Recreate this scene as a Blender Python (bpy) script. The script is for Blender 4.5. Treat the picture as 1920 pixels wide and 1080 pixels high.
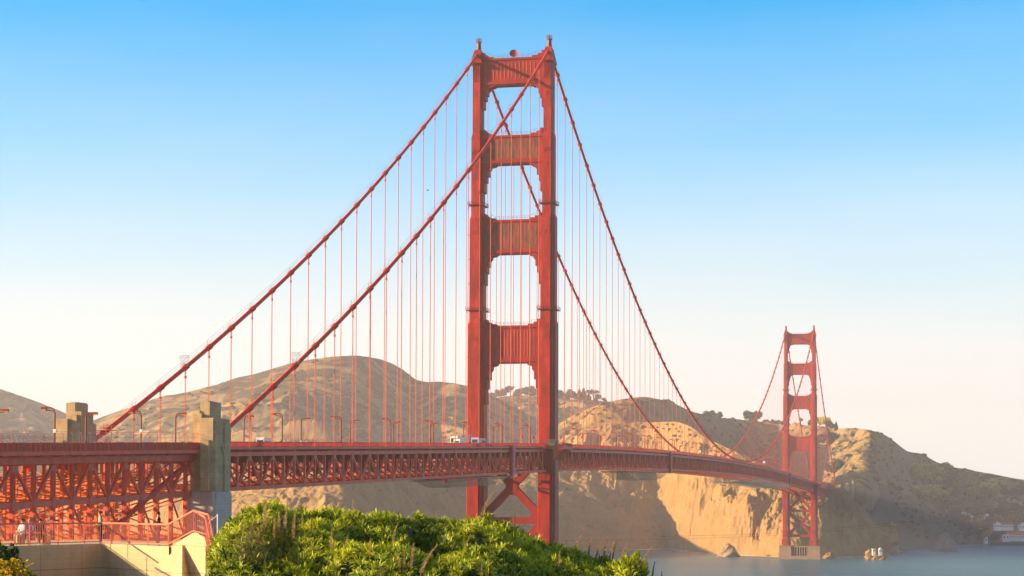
import bpy, math, random
import numpy as np
from mathutils import Vector
random.seed(7); RNG = np.random.default_rng(7)
R = math.radians
for o in list(bpy.data.objects): bpy.data.objects.remove(o)
SC = bpy.context.scene; COL = SC.collection

# ------------------------------------------------------------------ camera
# metres; X runs north along the bridge, +Y is west, the south tower stands at the origin
CAM = np.array([-750.303, -170.442, 53.70]); YAW, PIT, ROLL, FPX, V0 = .2237188, .0344303, .0030823, 3836.57, 811.86
Fv = np.array([math.cos(YAW)*math.cos(PIT), math.sin(YAW)*math.cos(PIT), math.sin(PIT)])
Rv = np.array([math.sin(YAW), -math.cos(YAW), 0.]); Uv = np.cross(Rv, Fv)
Rv, Uv = Rv*math.cos(ROLL)+Uv*math.sin(ROLL), Uv*math.cos(ROLL)-Rv*math.sin(ROLL)
cam = bpy.data.objects.new('camera', bpy.data.cameras.new('camera')); COL.objects.link(cam)
from mathutils import Matrix
m4 = Matrix([[Rv[i], Uv[i], -Fv[i], CAM[i]] for i in range(3)]+[[0, 0, 0, 1]])
cam.matrix_world = m4
cam.data.sensor_width = 36; cam.data.lens = FPX/1920*36; cam.data.shift_y = (V0-540)/1920
cam.data.clip_start = .5; cam.data.clip_end = 30000
SC.camera = cam
SC.render.resolution_x, SC.render.resolution_y = 1024, 576

# ------------------------------------------------------------------ sky, sun, exposure
SUN_EL = R(15); SX, SY = -.31, .951            # horizontal direction towards the sun
W = bpy.data.worlds.new('World'); SC.world = W; W.use_nodes = True
nt = W.node_tree; bg = nt.nodes['Background']
sky = nt.nodes.new('ShaderNodeTexSky'); sky.sky_type = 'NISHITA'; sky.sun_disc = False
sky.sun_elevation = SUN_EL; sky.sun_rotation = math.atan2(SX, SY)
sky.altitude = 50; sky.air_density = 1.0; sky.dust_density = 2.4; sky.ozone_density = 2.8
tc = nt.nodes.new('ShaderNodeTexCoord'); mp = nt.nodes.new('ShaderNodeMapping'); mp.vector_type = 'POINT'; mp.inputs['Scale'].default_value = (1, 1, 1.4)
nt.links.new(tc.outputs['Generated'], mp.inputs[0])
if 'Vector' in sky.inputs: nt.links.new(mp.outputs[0], sky.inputs['Vector'])
print('sky inputs', [i.name for i in sky.inputs])
hs = nt.nodes.new('ShaderNodeHueSaturation'); hs.inputs['Saturation'].default_value = 2.1; hs.inputs['Hue'].default_value = .487; hs.inputs['Value'].default_value = 1.12
nt.links.new(sky.outputs[0], hs.inputs['Color']); sx = nt.nodes.new('ShaderNodeSeparateXYZ'); nt.links.new(tc.outputs['Generated'], sx.inputs[0])
cr = nt.nodes.new('ShaderNodeValToRGB'); cr.color_ramp.interpolation = 'LINEAR'; e_ = cr.color_ramp.elements
while len(e_) < 5: e_.new(.5)
for k_, (p_, f_) in enumerate(((0, .98), (.08, .88), (.125, .62), (.175, .28), (.24, .02))): e_[k_].position = p_; e_[k_].color = (f_, f_, f_, 1)
up = nt.nodes.new('ShaderNodeMapRange'); up.inputs['From Min'].default_value = .26; up.inputs['From Max'].default_value = .5; nt.links.new(sx.outputs[2], up.inputs[0])
ms = nt.nodes.new('ShaderNodeMix'); ms.data_type = 'RGBA'; nt.links.new(up.outputs[0], ms.inputs[0]); nt.links.new(hs.outputs[0], ms.inputs[6])
h2 = nt.nodes.new('ShaderNodeHueSaturation'); h2.inputs['Saturation'].default_value = .75; h2.inputs['Value'].default_value = .62; nt.links.new(sky.outputs[0], h2.inputs['Color']); nt.links.new(h2.outputs[0], ms.inputs[7])
nt.links.new(sx.outputs[2], cr.inputs[0]); mu = nt.nodes.new('ShaderNodeMix'); mu.data_type = 'RGBA'
wn = nt.nodes.new('ShaderNodeTexNoise'); wn.inputs['Scale'].default_value = 3.0; wn.inputs['Detail'].default_value = 5; wm = nt.nodes.new('ShaderNodeMapping'); wm.inputs['Scale'].default_value = (1, 1, 4)
nt.links.new(tc.outputs['Generated'], wm.inputs[0]); nt.links.new(wm.outputs[0], wn.inputs[0])
wa = nt.nodes.new('ShaderNodeMath'); wa.operation = 'MULTIPLY_ADD'; wa.inputs[1].default_value = .34; wa.inputs[2].default_value = -.17; nt.links.new(wn.outputs[0], wa.inputs[0])
wb = nt.nodes.new('ShaderNodeMath'); wb.operation = 'ADD'; wb.use_clamp = True; nt.links.new(cr.outputs[0], wb.inputs[0]); nt.links.new(wa.outputs[0], wb.inputs[1])
nt.links.new(wb.outputs[0], mu.inputs[0]); nt.links.new(ms.outputs[2], mu.inputs[6]); mu.inputs[7].default_value = (3.2, 3.1, 2.92, 1); nt.links.new(mu.outputs[2], bg.inputs[0])
bg.inputs[1].default_value = .125
sl = bpy.data.lights.new('sun', 'SUN'); sl.energy = 5.0; sl.angle = R(.55); sl.color = (1, .72, .38)
so = bpy.data.objects.new('sun', sl); COL.objects.link(so)
so.rotation_euler = Vector((SX*math.cos(SUN_EL), SY*math.cos(SUN_EL), math.sin(SUN_EL))).to_track_quat('Z', 'Y').to_euler()
SC.view_settings.view_transform = 'Standard'; SC.view_settings.look = 'None'
SC.view_settings.exposure = 1.42; SC.view_settings.gamma = 1
SC.render.engine = 'CYCLES'
SC.cycles.use_denoising = True; SC.cycles.max_bounces = 6; SC.cycles.volume_bounces = 1
SC.cycles.transparent_max_bounces = 12
try: SC.cycles.denoiser = 'OPENIMAGEDENOISE'
except Exception: pass

# ------------------------------------------------------------------ helpers
def ray(u, v): return Fv+Rv*(u-960)/FPX-Uv*(v-V0)/FPX
def at_depth(u, v, D): return CAM+ray(u, v)*D
def at_x(u, v, x): d = ray(u, v); return CAM+d*(x-CAM[0])/d[0]
def at_y(u, v, y): d = ray(u, v); return CAM+d*(y-CAM[1])/d[1]
def lerp(a, b, t): return a+(b-a)*t
def interp(x, pts):
    xs = [p[0] for p in pts]; ys = [p[1] for p in pts]
    return np.interp(x, xs, ys)
def sinterp(x, pts):                         # smooth (monotone cubic-like) interpolation
    xs = np.array([p[0] for p in pts], float); ys = np.array([p[1] for p in pts], float)
    d = np.gradient(ys, xs); x = np.clip(np.asarray(x, float), xs[0], xs[-1])
    i = np.clip(np.searchsorted(xs, x)-1, 0, len(xs)-2); h = xs[i+1]-xs[i]; t = (x-xs[i])/h
    return (2*t**3-3*t**2+1)*ys[i]+(t**3-2*t**2+t)*h*d[i]+(-2*t**3+3*t**2)*ys[i+1]+(t**3-t**2)*h*d[i+1]

def world_loc(o):
    l = Vector((0, 0, 0))
    while o: l = l+o.location; o = o.parent
    return l
def tag(o, label=None, cat=None, group=None, kind=None):
    if label: o['label'] = label
    if cat: o['category'] = cat
    if group: o['group'] = group
    if kind: o['kind'] = kind
    return o
def empty(name, loc=(0, 0, 0), parent=None, **k):
    o = bpy.data.objects.new(name, None); COL.objects.link(o); o.empty_display_size = .1
    if parent: o.parent = parent; loc = Vector(loc)-world_loc(parent)
    o.location = loc; return tag(o, **k)
def copy_tree(o, parent=None):
    c = o.copy(); COL.objects.link(c); c.parent = parent
    for ch in list(o.children): copy_tree(ch, c)
    return c

class MB:
    def __init__(s): s.v = []; s.f = []
    def add(s, vs, fs):
        n = len(s.v); s.v += [tuple(map(float, p)) for p in vs]; s.f += [tuple(i+n for i in f) for f in fs]; return s
    def box(s, a, b):
        x0, y0, z0 = a; x1, y1, z1 = b
        return s.add([(x0,y0,z0),(x1,y0,z0),(x1,y1,z0),(x0,y1,z0),(x0,y0,z1),(x1,y0,z1),(x1,y1,z1),(x0,y1,z1)],
              [(3,2,1,0),(4,5,6,7),(0,1,5,4),(1,2,6,5),(2,3,7,6),(3,0,4,7)])
    def beam(s, p, q, w, h, up=(0, 0, 1)):       # w across, h along 'up'
        p, q = Vector(p), Vector(q); d = q-p
        if d.length < 1e-6: return s
        d.normalize(); up = Vector(up)
        if abs(d.dot(up)) > .98: up = Vector((1, 0, 0))
        a = d.cross(up).normalized()*w/2; b = a.cross(d).normalized()*h/2
        vs = [e+i*a+j*b for e in (p, q) for i, j in ((-1,-1),(1,-1),(1,1),(-1,1))]
        return s.add(vs, [(3,2,1,0),(4,5,6,7),(0,1,5,4),(1,2,6,5),(2,3,7,6),(3,0,4,7)])
    def path(s, pts, r, n=8, caps=True):         # tube along points; r number or list
        pts = [Vector(p) for p in pts]; N = len(pts)
        rs = r if hasattr(r, '__len__') else [r]*N; base = len(s.v); up = None
        for i, p in enumerate(pts):
            d = (pts[min(i+1, N-1)]-pts[max(i-1, 0)]).normalized()
            if up is None: up = Vector((0, 0, 1)) if abs(d.z) < .9 else Vector((1, 0, 0))
            a = d.cross(up).normalized(); b = a.cross(d).normalized(); up = b
            for k in range(n):
                t = 2*math.pi*k/n; s.v.append(tuple(p+(a*math.cos(t)+b*math.sin(t))*rs[i]))
        for i in range(N-1):
            for k in range(n):
                k2 = (k+1) % n; o = base+i*n
                s.f.append((o+k, o+k2, o+n+k2, o+n+k))
        if caps:
            s.f.append(tuple(base+k for k in range(n))[::-1]); s.f.append(tuple(base+(N-1)*n+k for k in range(n)))
        return s
    def prism(s, poly, axis, a, b):              # polygon in the two other axes, extruded from a to b
        def P(p, t):
            return {'x': (t, p[0], p[1]), 'y': (p[0], t, p[1]), 'z': (p[0], p[1], t)}[axis]
        n = len(poly); vs = [P(p, a) for p in poly]+[P(p, b) for p in poly]
        fs = [tuple(range(n))[::-1], tuple(range(n, 2*n))]+[(i, (i+1) % n, n+(i+1) % n, n+i) for i in range(n)]
        return s.add(vs, fs)
    def loft(s, rings):                          # closed rings with equal counts
        n = len(rings[0]); base = len(s.v)
        for r_ in rings: s.v += [tuple(map(float, p)) for p in r_]
        for i in range(len(rings)-1):
            for k in range(n):
                k2 = (k+1) % n; o = base+i*n
                s.f.append((o+k, o+k2, o+n+k2, o+n+k))
        s.f.append(tuple(base+k for k in range(n))[::-1]); s.f.append(tuple(base+(len(rings)-1)*n+k for k in range(n)))
        return s
    def build(s, name, mat, parent=None, smooth=False, **k):
        me = bpy.data.meshes.new(name); off = world_loc(parent) if parent else Vector((0, 0, 0))
        V = np.array(s.v, float)-np.array(off)
        me.from_pydata(V.tolist(), [], s.f); me.materials.append(mat)
        if smooth:
            me.polygons.foreach_set('use_smooth', [True]*len(me.polygons))
        me.update()
        bm_fix(me)
        o = bpy.data.objects.new(name, me); COL.objects.link(o); o.parent = parent
        return tag(o, **k)
def bm_fix(me):
    import bmesh
    bm = bmesh.new(); bm.from_mesh(me); bmesh.ops.recalc_face_normals(bm, faces=bm.faces); bm.to_mesh(me); bm.free()
def fast_mesh(name, V, F, mat, parent=None, smooth=False, attr=None, **k):
    me = bpy.data.meshes.new(name); V = np.asarray(V, np.float32); F = np.asarray(F, np.int32)
    if parent: V = V-np.array(world_loc(parent), np.float32)
    me.vertices.add(len(V)); me.vertices.foreach_set('co', V.ravel())
    n = F.shape[1]; me.loops.add(F.size); me.loops.foreach_set('vertex_index', F.ravel())
    me.polygons.add(len(F)); me.polygons.foreach_set('loop_start', np.arange(0, F.size, n, dtype=np.int32))
    me.polygons.foreach_set('loop_total', np.full(len(F), n, np.int32))
    me.update(calc_edges=True); me.validate()
    me.materials.append(mat)
    if smooth: me.polygons.foreach_set('use_smooth', [True]*len(me.polygons))
    if attr is not None:
        at = me.attributes.new('tint', 'FLOAT', 'POINT'); at.data.foreach_set('value', np.asarray(attr, np.float32))
    o = bpy.data.objects.new(name, me); COL.objects.link(o); o.parent = parent
    return tag(o, **k)

# value noise in numpy
_P = RNG.random((256, 256))
def vnoise(x, y):
    xi = np.floor(x).astype(int); yi = np.floor(y).astype(int); fx = x-xi; fy = y-yi
    fx = fx*fx*(3-2*fx); fy = fy*fy*(3-2*fy); a = _P[xi & 255, yi & 255]; b = _P[(xi+1) & 255, yi & 255]
    c = _P[xi & 255, (yi+1) & 255]; d = _P[(xi+1) & 255, (yi+1) & 255]
    return (a*(1-fx)+b*fx)*(1-fy)+(c*(1-fx)+d*fx)*fy
def fbm(x, y, o=5, g=.5):
    s = 0; a = 1; t = 0
    for i in range(o): s = s+a*(vnoise(x+17.3*i, y+9.1*i)*2-1); t += a; a *= g; x = x*2.03; y = y*2.03
    return s/t
def ridged(x, y, o=5, g=.55):
    s = 0; a = 1; t = 0
    for i in range(o): s = s+a*(1-abs(vnoise(x+31.7*i, y+5.3*i)*2-1)*2); t += a; a *= g; x = x*2.07; y = y*2.07
    return s/t

# ------------------------------------------------------------------ materials
def new_mat(name):
    m = bpy.data.materials.new(name); m.use_nodes = True
    return m, m.node_tree, m.node_tree.nodes['Principled BSDF']
def ramp(nt, src, stops):
    r = nt.nodes.new('ShaderNodeValToRGB'); e = r.color_ramp.elements
    while len(e) < len(stops): e.new(.5)
    for k, (p, c) in enumerate(stops): e[k].position = p; e[k].color = (*c, 1)
    nt.links.new(src, r.inputs[0]); return r.outputs[0]
def noise(nt, scale, detail=5, rough=.6, coord='Object', sc=(1, 1, 1), dist=0):
    tc = nt.nodes.new('ShaderNodeTexCoord'); mp = nt.nodes.new('ShaderNodeMapping')
    mp.inputs['Scale'].default_value = sc; n = nt.nodes.new('ShaderNodeTexNoise')
    n.inputs['Scale'].default_value = scale; n.inputs['Detail'].default_value = detail
    n.inputs['Roughness'].default_value = rough; n.inputs['Distortion'].default_value = dist
    nt.links.new(tc.outputs[coord], mp.inputs[0]); nt.links.new(mp.outputs[0], n.inputs[0])
    return n.outputs[0]
def mix(nt, f, a, b, mode='MIX'):
    m = nt.nodes.new('ShaderNodeMix'); m.data_type = 'RGBA'; m.blend_type = mode
    for k, x in ((0, f), (6, a), (7, b)):
        if isinstance(x, (int, float)): m.inputs[k].default_value = x
        elif isinstance(x, tuple): m.inputs[k].default_value = (*x, 1)
        else: nt.links.new(x, m.inputs[k])
    return m.outputs[2]
def bump(nt, b, h, strength, dist):
    n = nt.nodes.new('ShaderNodeBump'); n.inputs['Strength'].default_value = strength; n.inputs['Distance'].default_value = dist
    nt.links.new(h, n.inputs['Height']); nt.links.new(n.outputs[0], b.inputs['Normal'])
def paint(name, col, rough=.45, var=.25, scale=.35, streak=True, dirt=(.16, .03, .015), plates=0):
    m, nt, b = new_mat(name)
    n1 = noise(nt, scale, 6, .65, sc=(1, 1, .25) if streak else (1, 1, 1))
    lo = tuple(c*(1-var) for c in col); hi = tuple(min(1, c*(1+var)) for c in col)
    c1 = ramp(nt, n1, [(.3, lo), (.7, hi)])
    n2 = noise(nt, scale*5, 8, .75, sc=(1, 1, .15) if streak else (1, 1, 1))
    f = ramp(nt, n2, [(.56, (0, 0, 0)), (.75, (.55, .55, .55))])
    c2 = mix(nt, f, c1, dirt)
    if plates:
        tc = nt.nodes.new('ShaderNodeTexCoord'); sp = nt.nodes.new('ShaderNodeSeparateXYZ'); nt.links.new(tc.outputs['Object'], sp.inputs[0])
        ad = nt.nodes.new('ShaderNodeMath'); nt.links.new(sp.outputs[0], ad.inputs[0]); nt.links.new(sp.outputs[1], ad.inputs[1])
        cb = nt.nodes.new('ShaderNodeCombineXYZ'); nt.links.new(ad.outputs[0], cb.inputs[0]); nt.links.new(sp.outputs[2], cb.inputs[1])
        bk = nt.nodes.new('ShaderNodeTexBrick'); bk.inputs['Scale'].default_value = 1; bk.inputs['Brick Width'].default_value = plates; bk.inputs['Row Height'].default_value = plates*2.2
        bk.inputs['Mortar Size'].default_value = .05; bk.inputs['Color1'].default_value = (1, 1, 1, 1); bk.inputs['Color2'].default_value = (.74, .70, .70, 1); bk.inputs['Mortar'].default_value = (.5, .45, .45, 1)
        nt.links.new(cb.outputs[0], bk.inputs[0]); c2 = mix(nt, .8, c2, bk.outputs[0], 'MULTIPLY')
    nt.links.new(c2, b.inputs['Base Color']); b.inputs['Roughness'].default_value = rough
    b.inputs['Specular IOR Level'].default_value = .22
    return m
ORANGE = (.335, .0185, .0075)
M_TOWER = paint('tower_paint', ORANGE, .5, .42, plates=1.7)
M_STRUT = paint('stained_tower_paint', (.30, .017, .011), .55, .3, .25, plates=1.6)
def grime_mat():
    m, nt, b = new_mat('grimy_strut_paint')
    n1 = noise(nt, .5, 6, .7, sc=(1, 1.6, .35)); c = ramp(nt, n1, [(.42, (.075, .024, .010)), (.54, (.20, .025, .012)), (.64, (.32, .022, .012))])
    nt.links.new(c, b.inputs['Base Color']); b.inputs['Roughness'].default_value = .7; return m
M_GRIME = grime_mat()
M_CABLE = paint('cable_paint', (.58, .030, .008), .55, .2, .2, False)
M_ROPE = paint('rope_paint', (.60, .10, .045), .45, .15, .1, False)
M_TRUSS = paint('truss_paint', (.70, .105, .060), .5, .22, .4)
M_RAIL = paint('railing_paint', (.42, .032, .018), .5, .3, .5, False)
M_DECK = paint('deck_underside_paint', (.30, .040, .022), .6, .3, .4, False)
M_LAMP = paint('lamp_post_paint', (.20, .020, .012), .45, .2, .8, False)
M_RED2 = paint('terrace_rail_paint', (.62, .16, .10), .4, .15, 1.5, False)
M_PINK = paint('weathered_panel', (.55, .20, .19), .5, .2, .5)
M_ROAD = paint('asphalt', (.055, .055, .056), .85, .2, .3, False, (.03, .03, .03))
M_WHITE = paint('white_paint', (.74, .74, .72), .35, .08, .5, False, (.5, .48, .44))
M_CREAM = paint('cream_wall', (.72, .68, .60), .7, .1, .1, False, (.5, .45, .4))
M_ROOF = paint('red_tile_roof', (.36, .07, .045), .7, .2, .2, False)
M_GREYR = paint('grey_roof', (.22, .22, .24), .7, .2, .2, False, (.1, .1, .1))
M_BLUE = paint('blue_sign_face', (.03, .16, .55), .4, .1, 1, False, (.03, .1, .3))
M_DARK = paint('dark_rubber', (.02, .02, .022), .7, .2, 1, False, (.02, .02, .02))
M_STEELG = paint('galvanised_steel', (.34, .34, .33), .45, .2, .6, False, (.2, .18, .15))
M_AMBER = paint('amber_lens', (.75, .33, .04), .3, .1, 1, False, (.5, .2, .02))
M_SKIN = paint('skin', (.45, .25, .17), .6, .05, 3, False, (.4, .22, .15))
M_BIRD = paint('dark_feathers', (.03, .028, .03), .7, .2, 5, False, (.02, .02, .02))
def glass():
    m, nt, b = new_mat('window_glass'); b.inputs['Base Color'].default_value = (.03, .045, .06, 1)
    b.inputs['Roughness'].default_value = .08; b.inputs['Metallic'].default_value = 0; return m
M_GLASS = glass()
def cloth(name, c): return paint(name, c, .85, .12, 2, False, tuple(x*.7 for x in c))
def concrete(name, col, dark, band=.9, stain=1.0):
    m, nt, b = new_mat(name)
    n1 = noise(nt, .35, 8, .7); c1 = ramp(nt, n1, [(.3, dark), (.72, col)])
    n2 = noise(nt, 1.3, 8, .7, sc=(1, 1, .07)); f = ramp(nt, n2, [(.5, (0, 0, 0)), (.78, (.6*stain,)*3)])
    c2 = mix(nt, f, c1, tuple(x*.45 for x in dark))
    tc = nt.nodes.new('ShaderNodeTexCoord'); wv = nt.nodes.new('ShaderNodeTexWave'); wv.bands_direction = 'Z'
    wv.inputs['Scale'].default_value = band; wv.inputs['Distortion'].default_value = .6; wv.inputs['Detail'].default_value = 2
    nt.links.new(tc.outputs['Object'], wv.inputs[0])
    g = ramp(nt, wv.outputs['Fac'], [(.0, (.86,)*3), (.12, (1,)*3)])
    sp = nt.nodes.new('ShaderNodeSeparateXYZ'); nt.links.new(tc.outputs['Object'], sp.inputs[0]); ad = nt.nodes.new('ShaderNodeMath'); nt.links.new(sp.outputs[0], ad.inputs[0]); nt.links.new(sp.outputs[1], ad.inputs[1])
    cb = nt.nodes.new('ShaderNodeCombineXYZ'); nt.links.new(ad.outputs[0], cb.inputs[0]); nt.links.new(sp.outputs[2], cb.inputs[1]); bk = nt.nodes.new('ShaderNodeTexBrick'); bk.offset = 0
    bk.inputs['Scale'].default_value = 1; bk.inputs['Brick Width'].default_value = 2.6; bk.inputs['Row Height'].default_value = 1.3; bk.inputs['Mortar Size'].default_value = .025
    bk.inputs['Color1'].default_value = (1, 1, 1, 1); bk.inputs['Color2'].default_value = (.86, .86, .87, 1); bk.inputs['Mortar'].default_value = (.55, .54, .52, 1); nt.links.new(cb.outputs[0], bk.inputs[0])
    nt.links.new(mix(nt, .8, mix(nt, .7, c2, g, 'MULTIPLY'), bk.outputs[0], 'MULTIPLY'), b.inputs['Base Color']); b.inputs['Roughness'].default_value = .9
    bump(nt, b, n1, .5, .08); return m
M_CONC = concrete('pylon_concrete', (.62, .44, .23), (.34, .24, .135))
M_CONC2 = concrete('patched_concrete', (.62, .54, .47), (.42, .36, .31), .6, .5)
M_TERR = concrete('terrace_concrete', (.62, .48, .28), (.40, .31, .18), 1.2, .4)
M_PIER = concrete('pier_concrete', (.36, .22, .14), (.20, .13, .09), .4)

def terrain_mat(name, grass, grass2, scrub, rock, scrub_at=.5, rock_slope=.74, sscale=.012, bd=3., band=None):
    m, nt, b = new_mat(name)
    n1 = noise(nt, .02, 9, .68, dist=.4); g = ramp(nt, n1, [(.34, grass2), (.62, grass)])
    n2 = noise(nt, sscale, 10, .72, dist=.8)
    if band:                                   # shade of the eastern flank, painted in as extra dark scrub
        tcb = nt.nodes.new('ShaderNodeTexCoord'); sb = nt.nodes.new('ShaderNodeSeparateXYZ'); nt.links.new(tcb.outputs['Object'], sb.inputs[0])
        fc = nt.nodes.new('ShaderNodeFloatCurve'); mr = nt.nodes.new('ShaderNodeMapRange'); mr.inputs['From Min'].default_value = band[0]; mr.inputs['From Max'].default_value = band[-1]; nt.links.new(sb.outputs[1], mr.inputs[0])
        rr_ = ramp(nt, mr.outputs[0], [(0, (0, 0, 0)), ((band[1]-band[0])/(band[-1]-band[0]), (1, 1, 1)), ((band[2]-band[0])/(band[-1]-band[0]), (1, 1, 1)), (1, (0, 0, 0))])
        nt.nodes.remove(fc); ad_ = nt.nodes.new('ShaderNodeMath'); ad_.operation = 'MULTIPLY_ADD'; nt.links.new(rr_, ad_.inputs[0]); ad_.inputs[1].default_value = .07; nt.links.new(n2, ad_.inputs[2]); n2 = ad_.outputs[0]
    f = ramp(nt, n2, [(scrub_at, (0, 0, 0)), (scrub_at+.035, (1, 1, 1))])
    c = mix(nt, f, g, scrub)
    n4 = noise(nt, .12, 6, .7); f4 = ramp(nt, n4, [(.58, (0, 0, 0)), (.68, (.75, .75, .75))]); c = mix(nt, f4, c, scrub)
    geo = nt.nodes.new('ShaderNodeNewGeometry'); sp = nt.nodes.new('ShaderNodeSeparateXYZ'); nt.links.new(geo.outputs['True Normal'], sp.inputs[0])
    n3 = noise(nt, .05, 8, .75); ad = nt.nodes.new('ShaderNodeMath'); ad.operation = 'MULTIPLY_ADD'; nt.links.new(n3, ad.inputs[0]); ad.inputs[1].default_value = .35; nt.links.new(sp.outputs[2], ad.inputs[2])
    fr = ramp(nt, ad.outputs[0], [(rock_slope+.10, (1, 1, 1)), (rock_slope+.2, (0, 0, 0))])
    nr = noise(nt, .06, 10, .75); rc = ramp(nt, nr, [(.3, tuple(x*.6 for x in rock)), (.7, tuple(x*1.15 for x in rock))])
    nt.links.new(mix(nt, fr, c, rc), b.inputs['Base Color']); b.inputs['Roughness'].default_value = .95
    b.inputs['Specular IOR Level'].default_value = .15
    bump(nt, b, noise(nt, .09, 10, .75), .7, bd); return m
GR1, GR2, SCR, ROC = (.36, .225, .09), (.18, .12, .055), (.062, .050, .027), (.27, .18, .09)
M_HILL = terrain_mat('dry_hillside', GR1, GR2, SCR, ROC, .475, .60, sscale=.018)
M_HILL2 = terrain_mat('golden_hillside', (.42, .26, .07), (.22, .14, .05), SCR, ROC, .52)
M_CLIFF = terrain_mat('rocky_cliff', (.33, .20, .07), (.17, .105, .045), (.06, .045, .026), (.35, .21, .078), .54, .80, .03, 6.)
M_ROCK = terrain_mat('sea_rock', (.30, .24, .20), (.2, .16, .14), (.1, .08, .07), (.28, .23, .2), .65, .99, .08)
M_GROUND = terrain_mat('bluff_ground', (.14, .12, .06), (.10, .09, .05), (.04, .06, .02), (.2, .17, .1), .5)
def water_mat():
    m, nt, b = new_mat('bay_water'); b.inputs['Base Color'].default_value = (.02, .09, .12, 1)
    b.inputs['Roughness'].default_value = .22; b.inputs['IOR'].default_value = 1.33; b.inputs['Specular IOR Level'].default_value = .32
    n1 = noise(nt, .03, 10, .75, sc=(1, .35, 1)); n2 = noise(nt, .3, 6, .75, sc=(1, .5, 1))
    h = nt.nodes.new('ShaderNodeMath'); h.operation = 'MULTIPLY_ADD'; nt.links.new(n2, h.inputs[0]); h.inputs[1].default_value = .25; nt.links.new(n1, h.inputs[2])
    bump(nt, b, h.outputs[0], 1, 7)
    n3 = noise(nt, .02, 8, .7, sc=(1, .25, 1)); c = ramp(nt, n3, [(.35, (.015, .10, .21)), (.65, (.05, .17, .20))])
    nt.links.new(c, b.inputs['Base Color']); return m
M_WATER = water_mat()
def foam():
    m, nt, b = new_mat('surf_foam'); b.inputs['Base Color'].default_value = (.8, .8, .78, 1); b.inputs['Roughness'].default_value = .8
    return m
M_FOAM = foam()
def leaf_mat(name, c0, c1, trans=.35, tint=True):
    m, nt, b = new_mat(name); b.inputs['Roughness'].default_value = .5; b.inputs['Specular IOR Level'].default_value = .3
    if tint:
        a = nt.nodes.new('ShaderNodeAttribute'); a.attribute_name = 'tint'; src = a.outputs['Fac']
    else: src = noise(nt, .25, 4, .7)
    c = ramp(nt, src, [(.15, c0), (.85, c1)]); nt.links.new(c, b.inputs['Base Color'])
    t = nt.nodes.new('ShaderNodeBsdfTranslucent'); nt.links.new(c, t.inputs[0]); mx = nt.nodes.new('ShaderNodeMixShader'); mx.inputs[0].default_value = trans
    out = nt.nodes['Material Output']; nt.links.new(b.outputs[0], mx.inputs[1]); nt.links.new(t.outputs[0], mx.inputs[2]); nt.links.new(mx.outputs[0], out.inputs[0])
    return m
M_LEAF = leaf_mat('echium_leaves', (.014, .075, .004), (.47, .52, .02), .28)
M_SPIKE = leaf_mat('dry_flower_spike', (.24, .15, .08), (.80, .60, .33), .45)
M_BUSH2 = leaf_mat('sunlit_orange_leaves', (.30, .24, .01), (.95, .62, .04), .5)  # warm sunlight on the corner shrub is put into the leaf colour
M_BUSHD = leaf_mat('dark_shrub_leaves', (.02, .05, .01), (.09, .13, .02), .2)
M_TREE = leaf_mat('oak_leaves', (.018, .028, .012), (.06, .07, .022), .2)
M_TREE2 = leaf_mat('sunlit_eucalyptus_leaves', (.24, .24, .04), (.60, .54, .11), .35)  # leaf colour lightened to stand in for sun on trees in shade
M_PURP = leaf_mat('purple_blossom', (.2, .1, .4), (.45, .3, .7), .2)
M_BARK = paint('bark', (.12, .08, .055), .9, .25, 1, False, (.05, .04, .03))
def net_mat():
    m, nt, b = new_mat('tan_netting'); b.inputs['Base Color'].default_value = (.42, .34, .22, 1); b.inputs['Roughness'].default_value = .9
    b.inputs['Alpha'].default_value = .4; return m
M_NET = net_mat()
def mesh_fence():
    m, nt, b = new_mat('wire_mesh'); b.inputs['Base Color'].default_value = (.5, .42, .32, 1); b.inputs['Alpha'].default_value = .22; b.inputs['Roughness'].default_value = .7
    return m
M_MESH = mesh_fence()

# ------------------------------------------------------------------ bridge geometry laws
YC = 13.7; MAIN = 1280.; SIDE = 343.
def T(x):                                     # top of the stiffening truss
    if x < 0: return 74.0+.0282*x
    if x > MAIN: return 74.0-.0276*(x-MAIN)
    t = x/MAIN; return 74.0+7.4*4*t*(1-t)
def TA(x): return 63.5+.0300*(x+356.5)        # approach deck
ZS = 225.
def cable_z(x):
    if 0 <= x <= MAIN: t = x/MAIN; return ZS-(ZS-83.2)*4*t*(1-t)
    t = -x/SIDE if x < 0 else (x-MAIN)/SIDE
    if t <= 1: return ZS+(67.28-ZS)*t-4*9.27*t*(1-t)
    return 67.28-.352*(t-1)*SIDE
SUSP_S = [-(15.24*k+2.77) for k in range(1, 23)]
SUSP_M = [15.24*k for k in range(1, 84)]
SUSP_N = [MAIN+15.24*k+2.77 for k in range(1, 22)]

BR = empty('suspension_bridge', (0, 0, 0), label='huge red-orange suspension bridge with two portal towers crossing the strait', cat='bridge')

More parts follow.
